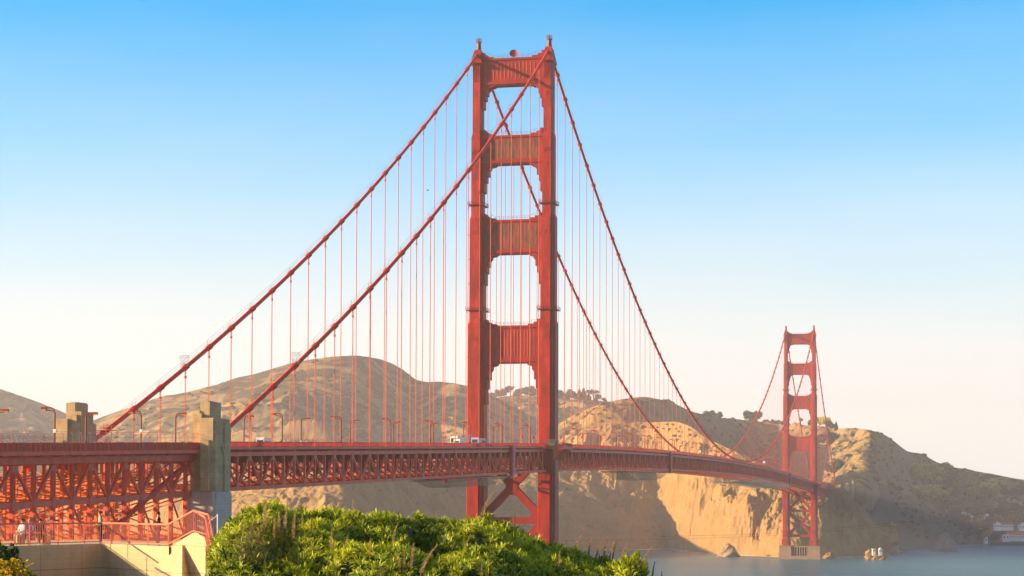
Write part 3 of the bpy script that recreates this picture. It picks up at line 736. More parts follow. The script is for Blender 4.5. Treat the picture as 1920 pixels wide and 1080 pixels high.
# ------------------------------------------------------------------ terrain
def gp(u, D): p = at_depth(np.asarray(u), 0, 1) if False else None
def cam_xy(u, D):
    d = (Fv[:2]/np.linalg.norm(Fv[:2]))
    r = np.array([d[1], -d[0]]); t = (np.asarray(u)-960)/FPX
    return CAM[0]+D*(d[0]+r[0]*t), CAM[1]+D*(d[1]+r[1]*t)
def z_of(u, v, D):
    vh = 944.1+.0031*(np.asarray(u)-960)*-1*-1
    return CAM[2]+(vh-v)*D/FPX
HILLS = []
def hill(name, crest, foot, mat, seed, relief=18, p=1.0, back=500, zback=0, cols=340, rows=110, gx=120., gy=120., rough=3., fine=.7, env_top=.12, kind='structure', crest_noise=1.2, gully=0., gpow=1.):
    u0, u1 = crest[0][0], crest[-1][0]; U = np.linspace(u0, u1, cols)
    vc = sinterp(U, [(c[0], c[1]) for c in crest]); Dc = sinterp(U, [(c[0], c[2]) for c in crest])
    vc = vc+crest_noise*fbm(U*.045+seed, U*0+seed*3.1, 5, .6)
    zc = z_of(U, vc, Dc)
    Df = sinterp(U, [(f[0], f[1]) for f in foot]); zf = sinterp(U, [(f[0], f[2]) for f in foot])
    nb = int(rows*.3); w = np.linspace(-.04, 1, rows); wb = np.linspace(0, 1, nb+1)[1:]
    WW = np.concatenate([w, 1+wb]); X = np.zeros((len(WW), cols)); Y = X.copy(); Z = X.copy()
    for i, ww in enumerate(WW):
        if ww <= 1:
            D = Df+(Dc-Df)*ww; s = max(ww, 0)
            z = zf+(zc-zf)*(s**p)*(1-.0*s)
            if ww < 0: z = zf-25
        else:
            k = ww-1; D = Dc+back*k; z = zc+(zback-zc)*(k*k*(3-2*k))
        X[i], Y[i] = cam_xy(U, D); Z[i] = z
    w2 = np.clip(WW, 0, 2)[:, None]
    env = np.clip(np.minimum(w2/.12, 1), 0, 1)*np.where(w2 <= 1, np.clip((1-w2)/env_top, 0, 1), np.clip((w2-1)*2, 0, 1))
    wx = X/gx+seed; wy = Y/gy+seed*1.7
    ww_ = fbm(wx*.7, wy*.7, 3)*.8
    rel = ridged(wx+ww_, wy+ww_, 5)
    Z = Z+env*relief*(rel-.25)+env*rough*(fbm(X/14+seed, Y/14, 5, .6)+fine*ridged(X/42+seed, Y/30, 4))
    if gully:
        lat = (np.broadcast_to(U, X.shape)*Dc/FPX)/gpow+seed*5; Z = Z-gully*env*np.clip(1-abs(np.sin(lat*1.0+2*fbm(X/90, Y/90, 3)+w2*.9))*1.5, 0, 1)*(.4+.6*fbm(X/60+3, Y/60, 3))
    n = len(WW); idx = np.arange(n*cols).reshape(n, cols)
    F = np.stack([idx[:-1, :-1], idx[:-1, 1:], idx[1:, 1:], idx[1:, :-1]], -1).reshape(-1, 4)
    V = np.stack([X, Y, Z], -1).reshape(-1, 3)
    o = fast_mesh(name, V, F, mat, smooth=True, kind=kind)
    HILLS.append((U, Df, Dc, WW, Z, back)); return o, HILLS[-1]
def hill_at(h, u, w):                       # world point on a hill at column u, front fraction w
    U, Df, Dc, WW, Z, back = h
    df, dc = np.interp(u, U, Df), np.interp(u, U, Dc); D = df+(dc-df)*w if w <= 1 else dc+back*(w-1)
    i = int(np.argmin(abs(WW-w))); z = np.interp(u, U, Z[i]); x, y = cam_xy(u, D); return float(x), float(y), float(z), D
M_SHADE = terrain_mat('shade_toned_slope', (.15, .105, .065), (.09, .068, .045), (.032, .038, .026), (.16, .11, .08), .47)  # darker terrain copy: the slope's shade is put into its colours
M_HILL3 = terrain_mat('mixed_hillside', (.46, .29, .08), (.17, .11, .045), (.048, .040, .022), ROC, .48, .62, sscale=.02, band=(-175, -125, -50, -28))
# the ridge far left
_, HA = hill('hills', [(-160, 640, 4300), (-60, 700, 4250), (0, 729, 4200), (60, 750, 4150), (125, 776, 4100), (180, 797, 4050), (230, 812, 4000), (300, 835, 3950)],
     [(-160, 3100, 0), (0, 3150, 0), (150, 3400, 0), (300, 3600, 0)], M_HILL, 3.3, 40, 1.1, gx=260, gy=260, cols=200)
_, HC = hill('hills', [(820, 800, 4300), (880, 762, 4250), (930, 746, 4200), (1000, 742, 4150), (1060, 748, 4100), (1130, 752, 4100), (1200, 760, 4100), (1260, 790, 4100)],
     [(820, 3300, 40), (1000, 3300, 40), (1260, 3300, 40)], M_HILL, 11.1, 40, 1.0, gx=200, gy=200, cols=200)
_, HB = hill('hills', [(120, 812, 3300), (180, 786, 3300), (250, 762, 3300), (300, 745, 3320), (350, 735, 3340), (400, 722, 3360), (450, 707, 3380), (480, 700, 3390), (520, 688, 3400), (560, 678, 3420), (590, 672, 3430), (620, 669, 3440), (690, 669, 3470), (720, 676, 3500), (750, 690, 3540), (780, 711, 3560), (830, 716, 3480), (870, 722, 3440), (900, 731, 3460), (930, 745, 3500), (960, 760, 3540), (1000, 782, 3580), (1050, 804, 3600), (1110, 830, 3600)],
     [(120, 2750, 0), (300, 2600, 0), (450, 2450, 10), (600, 2480, 20), (700, 2700, 20), (760, 2750, 30), (850, 2550, 30), (950, 2700, 30), (1110, 2850, 30)], M_HILL, 5.2, 52, 1.15, gx=250, gy=300, cols=620, rows=200, rough=1.6, fine=.5, env_top=.35)
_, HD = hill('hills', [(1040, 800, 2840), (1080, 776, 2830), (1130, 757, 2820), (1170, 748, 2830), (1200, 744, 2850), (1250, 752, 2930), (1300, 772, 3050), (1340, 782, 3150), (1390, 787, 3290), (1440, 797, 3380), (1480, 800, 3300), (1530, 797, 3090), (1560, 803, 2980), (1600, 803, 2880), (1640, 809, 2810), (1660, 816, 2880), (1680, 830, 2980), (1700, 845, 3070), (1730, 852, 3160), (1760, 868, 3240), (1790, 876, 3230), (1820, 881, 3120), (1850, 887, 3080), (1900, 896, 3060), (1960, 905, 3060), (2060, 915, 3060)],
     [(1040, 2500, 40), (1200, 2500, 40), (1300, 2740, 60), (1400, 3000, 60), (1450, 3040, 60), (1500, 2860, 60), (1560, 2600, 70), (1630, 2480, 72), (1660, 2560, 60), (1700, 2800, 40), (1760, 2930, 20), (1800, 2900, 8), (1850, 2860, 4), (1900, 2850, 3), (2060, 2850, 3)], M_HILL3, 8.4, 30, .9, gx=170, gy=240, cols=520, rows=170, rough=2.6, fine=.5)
# headland wall below the deck (recedes to the right: its face looks east, away from the sun)
_, HF = hill('hills', [(230, 905, 2250), (330, 880, 2200), (430, 862, 2150), (560, 855, 2090), (650, 860, 2080), (750, 868, 2280), (850, 872, 2500), (950, 858, 2570), (1000, 850, 2600), (1100, 847, 2650), (1180, 846, 2700), (1265, 852, 2790), (1330, 868, 2800)],
     [(230, 2150, 0), (330, 2020, 0), (430, 1900, 0), (560, 1790, 0), (650, 1750, 0), (750, 1950, 0), (850, 2180, 0), (1000, 2290, 0), (1150, 2370, 0), (1265, 2450, 0), (1330, 2500, 0)], M_CLIFF, 2.7, 14, .6, gx=80, gy=80, cols=420, rows=140, rough=4, gully=4, gpow=12., back=350, zback=20, env_top=.3)
# bluff with the sunlit spur facing the sun
_, HE = hill('hills', [(1050, 842, 2600), (1090, 808, 2600), (1120, 796, 2600), (1150, 791, 2590), (1220, 792, 2570), (1280, 794, 2500), (1300, 803, 2470), (1320, 818, 2440), (1350, 833, 2400), (1400, 856, 2330), (1450, 880, 2260), (1500, 893, 2210), (1545, 905, 2200), (1590, 925, 2240), (1620, 960, 2280), (1650, 1000, 2300), (1685, 1024, 2310)],
     [(1050, 2420, 2), (1120, 2430, 0), (1190, 2440, 0), (1245, 2450, 0), (1275, 2390, 0), (1310, 2270, 0), (1350, 2190, 0), (1390, 2150, 0), (1440, 2100, 0), (1480, 2075, 0), (1530, 2080, 0), (1600, 2110, 0), (1640, 2160, 0), (1685, 2210, 0)], M_CLIFF, 6.6, 19, .66, gx=60, gy=60, cols=680, rows=240, rough=6, fine=1.3, back=260, zback=20, env_top=.2, gully=9, gpow=14.)
# shaded slope down to the cove behind the far tower
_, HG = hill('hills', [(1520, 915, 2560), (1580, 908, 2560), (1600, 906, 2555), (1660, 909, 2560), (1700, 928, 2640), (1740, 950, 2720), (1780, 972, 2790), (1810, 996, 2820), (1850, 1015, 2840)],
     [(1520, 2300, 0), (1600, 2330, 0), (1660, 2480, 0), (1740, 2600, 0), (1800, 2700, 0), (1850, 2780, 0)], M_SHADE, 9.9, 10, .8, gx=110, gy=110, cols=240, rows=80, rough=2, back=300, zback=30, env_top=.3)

# sea
g = MB(); g.add([(-2000, -4000, 0), (5300, -4000, 0), (5300, 6000, 0), (-2000, 6000, 0)], [(0, 1, 2, 3)]); g.build('water', M_WATER, kind='structure')
# land under the camera
def ground():
    n = 120; xs = np.linspace(-1100, -330, n); ys = np.linspace(-420, 300, n); X, Y = np.meshgrid(xs, ys, indexing='ij')
    d = (Fv[:2]/np.linalg.norm(Fv[:2])); D = (X-CAM[0])*d[0]+(Y-CAM[1])*d[1]
    Z = np.interp(D, [-300, 0, 20, 34, 60, 118, 150, 240, 330, 420], [50, 51.6, 51.2, 50.6, 49.6, 48.6, 40, 14, 4, -4])+.3*fbm(X/6, Y/6, 4)
    Z = np.minimum(Z, np.interp(Y, [-420, -330, -230], [-4, 10, 60]))
    idx = np.arange(n*n).reshape(n, n); F = np.stack([idx[:-1, :-1], idx[1:, :-1], idx[1:, 1:], idx[:-1, 1:]], -1).reshape(-1, 4)
    fast_mesh('ground', np.stack([X, Y, Z], -1).reshape(-1, 3), F, M_GROUND, smooth=True, kind='structure')
ground()

#@@REST_BEGIN
# ------------------------------------------------------------------ small helpers in the camera's neighbourhood (metres: lateral, forward, height)
_d2 = Fv[:2]/np.linalg.norm(Fv[:2]); _r2 = np.array([_d2[1], -_d2[0]])
def P(u, D, z=None, v=None):
    t = (u-960)/FPX; x, y = CAM[0]+D*(_d2[0]+_r2[0]*t), CAM[1]+D*(_d2[1]+_r2[1]*t)
    return (x, y, z if z is not None else float(z_of(u, v, D)))
def v_of(u, z, D): return 944.1+.0031*(u-960)-(z-CAM[2])*FPX/D
def on_hill(h, u, v):
    best = None
    for w in np.linspace(.02, 1, 99):
        x, y, z, D = hill_at(h, u, w); e = abs(v_of(u, z, D)-v)
        if best is None or e < best[0]: best = (e, x, y, z, D)
    return best[1:]

# ------------------------------------------------------------------ street lamps
def lamp(loc, s, hgt=7.9, arm=2.1):
    e = empty('street_lamp', loc); x, y, z = loc
    g = MB(); g.path([(x, y, z), (x, y, z+.9), (x, y, z+hgt-.9)], [.27, .21, .17], 8)
    g.path([(x, y, z+hgt-.95)]+[(x, y-s*(.9*(1-math.cos(a))), z+hgt-.95+.95*math.sin(a)) for a in np.linspace(.2, math.pi/2, 6)]+[(x, y-s*arm, z+hgt+.02)], .12, 6)
    g.path([(x, y-s*.05, z+hgt-1.9)]+[(x, y-s*(.05+.75*(1-math.cos(a))), z+hgt-1.5+1.0*math.sin(a)) for a in np.linspace(.2, math.pi/2, 6)]+[(x, y-s*arm*.9, z+hgt-.42)], .08, 6)
    g.build('pole', M_LAMP, e)
    g = MB(); g.loft([[(x-.28, y-s*arm+.55, z+hgt-.3), (x+.28, y-s*arm+.55, z+hgt-.3), (x+.28, y-s*arm-.55, z+hgt-.3), (x-.28, y-s*arm-.55, z+hgt-.3)], [(x-.2, y-s*arm+.45, z+hgt+.16), (x+.2, y-s*arm+.45, z+hgt+.16), (x+.2, y-s*arm-.4, z+hgt+.16), (x-.2, y-s*arm-.4, z+hgt+.16)]])
    H = g.build('lamp_head', M_LAMP, e); g = MB(); g.box((x-.24, y-s*arm-.48, z+hgt-.44), (x+.24, y-s*arm+.48, z+hgt-.302)); g.build('lens', M_AMBER, H)
    g = MB(); g.box((x-.32, y-.32, z), (x+.32, y+.32, z+.55)); g.build('base', M_LAMP, e)
    return e
LP = {}
def lamps(s, xs, app):
    for i, x in enumerate(xs):
        z = (TA(x)+.82) if x < -352 else T(x)+1.06
        y = s*10.0
        if s not in LP: o = LP[s] = lamp((x, y, z), s)
        else: o = copy_tree(LP[s]); o.location = (x, y, z)
        side = 'near' if s < 0 else 'far'
        if x < -352: lb = f'tall dark red street lamp on the {side} kerb of the viaduct deck'
        elif x < 0: lb = f'dark red street lamp on the {side} kerb between near pylon and near tower'
        elif x < MAIN: lb = f'dark red street lamp on the {side} kerb of the long span between both towers'
        else: lb = f'distant street lamp on the {side} kerb beyond the far tower'
        tag(o, lb, 'street lamp', 'street lamps along the bridge deck' if x > -352 else 'street lamps along the viaduct')
lamps(-1, [-152.7-45.9*k for k in range(4, -1, -1)]+[-106.8+45.9*k for k in range(30)]+[-374.2, -412.8, -452], 0)
lamps(1, [-307.3, -262.2, -217.6, -172.2, -127, -81.7]+[-36+45.7*k for k in range(29)]+[-356, -396, -441], 0)
for u in (102, 264):
    p = at_y(u, 808, -10.35); g = MB(); g.box((p[0]-.3, -10.75, p[2]-.3), (p[0]+.3, -10.2, p[2]+.3)); tag(g.build('signal_box', M_WHITE), 'white box on the lamp post '+('left of the golden pylon' if u == 102 else 'under the near end of the far cable'), 'control box', 'white boxes on lamp posts')

# ------------------------------------------------------------------ vehicles on the deck
def vehicle(name, loc, L, Wd, H, label, cat, mat, group=None, bus=True):
    x, y, z = loc; e = empty(name, loc, label=label, cat=cat, group=group); g = MB()
    x0, x1 = x-L/2, x+L/2
    if bus: prof = [(x0, z+.45), (x0, z+H-.25), (x0+.25, z+H), (x1-.35, z+H), (x1, z+H-.5), (x1, z+.45)]
    else: prof = [(x0, z+.4), (x0+.05, z+.95), (x0+.5, z+1.0), (x0+.95, z+H), (x1-1.9, z+H), (x1-1.2, z+1.0), (x1-.1, z+.85), (x1, z+.4)]
    g.prism(prof, 'y', y-Wd/2, y+Wd/2); B = g.build('body', mat, e)
    w = MB()
    if bus:
        w.box((x0+.5, y-Wd/2-.02, z+1.35), (x1-.7, y+Wd/2+.02, z+H-.75)); w.box((x0-.02, y-Wd/2+.25, z+1.5), (x0+.1, y+Wd/2-.25, z+H-.6)); w.box((x1-.1, y-Wd/2+.2, z+1.2), (x1+.02, y+Wd/2-.2, z+H-.6))
    else:
        w.prism([(x0+.62, z+1.02), (x0+1.0, z+H-.08), (x1-1.95, z+H-.08), (x1-1.4, z+1.02)], 'y', y-Wd/2-.015, y+Wd/2+.015)
        w.prism([(x0+.5, z+1.05), (x0+.93, z+H-.05), (x1-1.85, z+H-.05), (x1-1.22, z+1.05)], 'y', y-Wd/2+.12, y+Wd/2-.12)
    w.build('windows', M_GLASS, B)
    for sx in (x0+L*.2, x1-L*.2):
        for sy in (-1, 1):
            q = MB(); q.path([(sx, y+sy*(Wd/2-.25), z+.42), (sx, y+sy*(Wd/2+.03), z+.42)], .42 if bus else .33, 12); WH = q.build('wheel', M_DARK, e)
            q = MB(); q.path([(sx, y+sy*(Wd/2-.2), z+.42), (sx, y+sy*(Wd/2+.05), z+.42)], .2, 8); q.build('rim', M_STEELG, WH)
    l = MB()
    for sy in (-1, 1): l.box((x0-.04, y+sy*(Wd/2-.35)-.12, z+.8), (x0+.02, y+sy*(Wd/2-.35)+.12, z+1.0))
    l.build('tail_light', M_ROOF, e); return e
zr = lambda x: T(x)+.8
vehicle('tour_coach', (-96, -3.4, zr(-96)), 12, 2.5, 3.5, 'long white tour coach with dark side windows crossing just left of the near tower', 'coach', M_WHITE)
vehicle('delivery_van', (-110, -7.2, zr(-110)), 6, 2.1, 2.65, 'white van on the deck in front of the white tour coach', 'van', M_WHITE)
vehicle('shuttle_bus', (-66, -3.0, zr(-66)), 11.5, 2.5, 3.2, 'pale blue and white bus between the legs of the near tower', 'bus', paint('pale_blue_paint', (.35, .46, .62), .35, .1, .8))
vehicle('passenger_van', (-284, -3.2, zr(-284)), 5.6, 2.0, 2.5, 'small white van on the deck near the second lamp right of the near pylon', 'van', M_WHITE)
# signs and small posts on the deck
def sign(name, u, v, y, wpx, hpx, mat, label, zb):
    p = at_y(u, v, y); D = p[0]-CAM[0]; hw, hh = wpx*D/FPX/2, hpx*D/FPX/2; e = empty(name, (p[0], y, zb(p[0])), label=label, cat='sign')
    g = MB(); g.box((p[0]-.05, y-hw, p[2]-hh), (p[0]+.05, y+hw, p[2]+hh)); g.build('face', mat, e)
    g = MB(); g.path([(p[0]+.12, y, zb(p[0])), (p[0]+.12, y, p[2]+hh)], .07, 6); g.build('post', M_STEELG, e)
sign('road_sign', 881.5, 819, 8.2, 6, 8, M_BLUE, 'blue rectangular road sign in front of the left leg of the near tower', lambda x: T(x)+.8)
sign('warning_sign', 881.5, 827, 8.25, 5, 4, M_AMBER, 'small yellow plate below the blue road sign', lambda x: T(x)+.8)
sign('notice_board', 1312, 846.5, -13.6, 4.5, 4.5, M_WHITE, 'white square board on the railing of the long span, left of the hanging cable', lambda x: T(x)+1.05)
sign('notice_board', 1432.5, 866.5, -13.6, 4, 4, M_WHITE, 'white square board on the railing close to the far tower', lambda x: T(x)+1.05)
def bollard(u, v, y):
    p = at_y(u, v, y); x = p[0]; zb = T(x)+1.05; e = empty('light_post', (x, y, zb), label='short post with a round reddish head standing on the deck by the near tower', cat='post', group='round-headed posts by the near tower')
    g = MB(); g.path([(x, y, zb), (x, y, p[2]-.3)], .13, 8); g.build('post', M_TRUSS, e)
    g = MB(); g.path([(x, y, p[2]-.5), (x, y, p[2]-.2), (x, y, p[2]+.2), (x, y, p[2]+.5)], [.15, .45, .45, .12], 10); g.build('head', M_RAIL, e)
for u, v in ((846, 818), (859, 820), (979, 819), (999, 820), (1030, 819), (1051, 820)): bollard(u, v, 12.2 if u < 990 else -12.2)
h = empty('guard_hut', (-8.5, -17.2, T(0)+1.05), label='small dark green hut beside the right leg of the near tower', cat='hut')
z = T(0)+1.05
g = MB(); g.box((-9.6, -18.3, z), (-7.2, -15.6, z+2.1)); g.build('wall', paint('green_hut_paint', (.07, .10, .06), .6), h)
g = MB(); g.box((-9.9, -18.6, z+2.1), (-6.9, -15.3, z+2.25)); g.build('roof', M_GREYR, h)
g = MB(); g.box((-9.64, -17.6, z+1.1), (-9.5, -16.3, z+1.8)); g.build('window', M_GLASS, h)

# ------------------------------------------------------------------ people
def skin_body(name, V, E_, Rr, mat, sub=1):
    me = bpy.data.meshes.new(name); me.from_pydata(V, E_, []); o = bpy.data.objects.new(name, me); COL.objects.link(o)
    o.modifiers.new('Skin', 'SKIN'); sv = me.skin_vertices[0].data
    for i, r in enumerate(Rr): sv[i].radius = (r, r) if not isinstance(r, tuple) else r
    sv[0].use_root = True
    m = o.modifiers.new('Sub', 'SUBSURF'); m.levels = m.render_levels = sub
    dg = bpy.context.evaluated_depsgraph_get(); dg.update(); me2 = bpy.data.meshes.new_from_object(o.evaluated_get(dg))
    bpy.data.objects.remove(o); me2.materials.clear(); me2.materials.append(mat)
    me2.polygons.foreach_set('use_smooth', [True]*len(me2.polygons)); me2.name = name
    return me2
def skeleton(pose):
    # x forward, y left, z up; feet at z=0 (standing) or seat at z=.45 (sitting)
    if pose == 'sit':
        hip, k, a = .50, lambda s: (.44, s*.12, .50), lambda s: (.42, s*.13, .08); ft = lambda s: (.58, s*.13, .04); ch = (.03, 0, .98)
        el, ha = (lambda s: (.12, s*.25, .74)), (lambda s: (.36, s*.12, .66))
    elif pose == 'walk':
        hip = .93; k = lambda s: (.10*s, s*.10, .50); a = lambda s: (.26*s-.04, s*.10, .09); ft = lambda s: (.26*s+.12, s*.10, .04); ch = (.02, 0, 1.36)
        el, ha = (lambda s: (-.12*s, s*.25, 1.12)), (lambda s: (-.08*s+.12, s*.24, .88))
    else:
        hip = .93; k = lambda s: (.02, s*.11, .50); a = lambda s: (0, s*.12, .09); ft = lambda s: (.13, s*.14, .04); ch = (.02, 0, 1.36)
        el, ha = (lambda s: (.03, s*.27, 1.12)), (lambda s: (.26, s*.20, 1.02))
    dz = ch[2]-1.36; cx = ch[0]
    J = {'pelvis': (0, 0, hip), 'waist': (cx*.5, 0, hip+.18), 'chest': (cx, 0, ch[2]), 'neck': (cx, 0, 1.50+dz), 'head': (cx+.02, 0, 1.62+dz), 'crown': (cx+.01, 0, 1.71+dz), 'nose': (cx+.125, 0, 1.60+dz)}
    for n, s in (('l', 1), ('r', -1)):
        J['hip'+n] = (0, s*.09, hip-.04); J['knee'+n] = k(s); J['ank'+n] = a(s); J['toe'+n] = ft(s)
        J['sho'+n] = (cx, s*.18, ch[2]+.06); J['elb'+n] = el(s); J['wri'+n] = ha(s)
        h_ = ha(s); J['palm'+n] = (h_[0]+.07, h_[1]-.01*s, h_[2]-.02)
        for f in range(4): J[f'fin{f}{n}'] = (h_[0]+.15-.012*abs(f-1.3), h_[1]+(f-1.5)*.02, h_[2]-.05-.008*f)
        J['thumb'+n] = (h_[0]+.09, h_[1]-.05*s, h_[2]+.01)
    return J
def person(loc, rz, pose, top, legs, hair, label, group=None, hat=None):
    J = skeleton(pose); e = empty('person', loc, label=label, cat='person', group=group); e.rotation_euler.z = rz
    def mk(name, chain, rad, mat, sub=1):
        ks = []; [ks.append(q) for c in chain for q in c if q not in ks]
        E_ = [(ks.index(a), ks.index(b)) for c in chain for a, b in zip(c[:-1], c[1:])]
        o = bpy.data.objects.new(name, skin_body(name, [J[q] for q in ks], E_, [rad(q) for q in ks], mat, sub)); COL.objects.link(o); o.parent = e; return o
    RB = {'pelvis': .12, 'waist': .115, 'chest': .13, 'neck': .052, 'head': (.078, .095), 'crown': .06, 'nose': .015}
    def rb(q):
        if q in RB: return RB[q]
        return {'hip': .085, 'kne': .058, 'ank': .04, 'toe': .035, 'sho': .058, 'elb': .042, 'wri': .028, 'pal': .03, 'fin': .009, 'thu': .01}[q[:3]]
    chain = [['pelvis', 'waist', 'chest', 'neck', 'head', 'crown'], ['head', 'nose']]
    for n in 'lr':
        chain += [['pelvis', 'hip'+n, 'knee'+n, 'ank'+n, 'toe'+n], ['chest', 'sho'+n, 'elb'+n, 'wri'+n, 'palm'+n], ['palm'+n, 'thumb'+n]]+[['palm'+n, f'fin{f}{n}'] for f in range(4)]
    mk('body', chain, rb, M_SKIN)
    mk('jacket', [['waist', 'chest'], ['pelvis', 'waist']]+[['chest', 'sho'+n, 'elb'+n, 'wri'+n] for n in 'lr'], lambda q: (rb(q) if not isinstance(rb(q), tuple) else .1)+.022, top)
    mk('trousers', [['pelvis', 'hip'+n, 'knee'+n, 'ank'+n] for n in 'lr'], lambda q: rb(q)+.02, legs)
    c = J['crown']; g = MB(); rings = []
    for k in range(6):
        a = k/5*math.pi*.5; r = .105*math.cos(a)+.004; rings.append([(c[0]-.02+r*math.cos(t)*1.05, r*math.sin(t), c[2]-.07+.125*math.sin(a)+.02*math.cos(t)) for t in np.linspace(0, 2*math.pi, 11)[:-1]])
    me = g.loft(rings); o = me.build('hair' if not hat else 'hat', hair if not hat else hat, None, smooth=True); o.parent = e
    return e
C_BLUE, C_WHITE, C_BLACK, C_RED, C_JEAN, C_TAN, C_PINK = (cloth(n, c) for n, c in (('blue_cloth', (.10, .20, .55)), ('white_cloth', (.7, .68, .66)), ('black_cloth', (.02, .02, .025)), ('orange_cloth', (.7, .16, .05)), ('denim', (.05, .08, .16)), ('tan_cloth', (.4, .3, .2)), ('pink_cloth', (.65, .28, .30))))
C_HAIR = cloth('brown_hair', (.05, .03, .02)); C_HAIR2 = cloth('blond_hair', (.35, .24, .1))

# ------------------------------------------------------------------ terrace with railing at the lower left
ZT = 51.55
PLAN = [(-60, 97.5), (60, 101.5), (150, 105.0), (180, 106.2), (198, 106.3), (212, 105.6), (240, 104.0), (318, 100.2)]
def off(i, d): return P(PLAN[i][0], PLAN[i][1]+d, ZT)
TW = empty('terrace_wall', P(200, 104, 49), label='curved sunlit concrete terrace wall with a sloping stair end at lower left', cat='wall')
g = MB(); fine = [(float(u), float(sinterp(u, PLAN))) for u in np.linspace(-60, 318, 40)]
fr = [P(u, D, 0) for u, D in fine]; bk = [P(u, D+.55, 0) for u, D in fine]
N_ = len(fr); vs = []
for (a, b) in zip(fr, bk): vs += [(a[0], a[1], ZT), (b[0], b[1], ZT), (a[0], a[1], 47), (b[0], b[1], 47)]
fs = []
for i in range(N_-1):
    o = 4*i; fs += [(o, o+4, o+5, o+1), (o, o+2, o+6, o+4), (o+1, o+5, o+7, o+3)]
g.add(vs, fs); g.build('wall', M_TERR, TW)
g = MB()                                            # floor slab of the lookout
vs = []
for (a, (u, D)) in zip(bk, fine): b = P(u, D+16, 0); vs += [(a[0], a[1], ZT-.06), (b[0], b[1], ZT-.06)]
g.add(vs, [(2*i, 2*i+2, 2*i+3, 2*i+1) for i in range(N_-1)]); g.build('floor', M_TERR, TW)
def sheet(mb, pts, D0, D1, Dslope=0):                # outline in (u, v) standing at distance D0.. with real thickness
    a = [P(u, D0+(u-318)*Dslope, v=v) for u, v in pts]; b = [P(u, D0+(u-318)*Dslope+D1, z=p[2]) for (u, v), p in zip(pts, a)]
    n = len(a); mb.add(a+b, [tuple(range(n)), tuple(range(n, 2*n))[::-1]]+[(i, n+i, n+(i+1) % n, (i+1) % n) for i in range(n)])
g = MB(); sheet(g, [(308, 1028), (320, 1026), (364, 999), (372, 1000), (392, 1014), (399, 1085), (400, 1180), (308, 1180)], 100.4, 1.6, -.035); g.build('stair_wall', M_TERR, TW)
g = MB()
a, b_, c_, d_, e_ = P(343, 99.3, v=1022), P(292, 99.9, v=1062), P(343, 96.5, v=1140), P(286, 98.5, v=1180), P(390, 99.0, v=1180)
f_ = P(376, 99.2, v=1024); g.add([a, b_, c_, d_, e_, f_], [(0, 1, 3, 2), (0, 2, 4, 5), (1, 0, 5), (1, 5, 4, 3), (3, 4, 2)]); g.build('buttress', M_TERR, TW)
g = MB()                                             # steps going down at the right end
for k in range(14):
    u0 = 384+k*1.35; D = 99.3-k*.55; z1 = P(385, 99, v=1010)[2]-k*.17; p0 = P(u0, D, z1); p1 = P(u0+17, D+.3, z1); q0 = P(u0, D-.55, z1); q1 = P(u0+17, D-.25, z1)
    g.add([p0, p1, q1, q0]+[(p[0], p[1], z1-1.6) for p in (p0, p1, q1, q0)], [(0, 1, 2, 3), (7, 6, 5, 4), (0, 4, 5, 1), (1, 5, 6, 2), (2, 6, 7, 3), (3, 7, 4, 0)])
g.build('steps', M_TERR, TW)
def rail_run(mb, pts, n, h=1.07, bot=.1, both=True):
    A = [Vector(p) for p in pts]; L = [0]
    for a, b in zip(A[:-1], A[1:]): L.append(L[-1]+(b-a).length)
    def at(t):
        t *= L[-1]
        for i in range(len(A)-1):
            if t <= L[i+1]+1e-9: return A[i].lerp(A[i+1], (t-L[i])/(L[i+1]-L[i]))
        return A[-1]
    for a, b in zip(A[:-1], A[1:]):
        mb.beam(a+Vector((0, 0, h)), b+Vector((0, 0, h)), .06, .075)
        mb.beam(a+Vector((0, 0, bot)), b+Vector((0, 0, bot)), .05, .05)
    return at, L[-1]
MR = empty('metal_railing', P(200, 105, ZT), label='orange-red picket railing along the concrete terrace and its stair', cat='railing')
top = MB(); pk = MB(); po = MB()
run1 = [P(u, D+.2, ZT) for u, D in fine if u < 318]+[P(318, 100.45, ZT+.02)]
run2 = [P(318, 100.4, ZT+.02), P(364, 98.8, v=999), P(376, 98.6, v=1002), P(392, 98.0, v=1007)]
run3 = [P(392, 97.6, v=1007), P(410, 93.0, v=1092)]
run4 = [P(365, 99.6, v=999), P(386, 97.8, v=1012), P(402, 94.0, v=1085)]
for run, st in ((run1, .135), (run2, .13), (run3, .5), (run4, .5)):
    at, L_ = rail_run(top, run, 0); n = int(L_/st)
    for k in range(n+1):
        q = at(k/n); pk.beam(q+Vector((0, 0, .1)), q+Vector((0, 0, 1.07)), .02, .02)
    n = max(1, int(L_/2.2))
    for k in range(n+1):
        q = at(k/n); MB().beam(q-Vector((0, 0, .1)), q+Vector((0, 0, 1.08)), .06, .06).build('rail_post', M_RED2, MR)
top.build('handrail', M_RED2, MR); pk.build('balusters', M_RED2, MR, kind='stuff')
g = MB(); q = P(409, 90, v=1000); g.path([q, (q[0], q[1], q[2]+.85)], .028, 6); g.path([(q[0], q[1], q[2]+.8), P(396, 97.5, v=976)], .012, 4)
tag(g.build('marker_post', M_WHITE), 'thin white post at the left foot of the green mound', 'post')
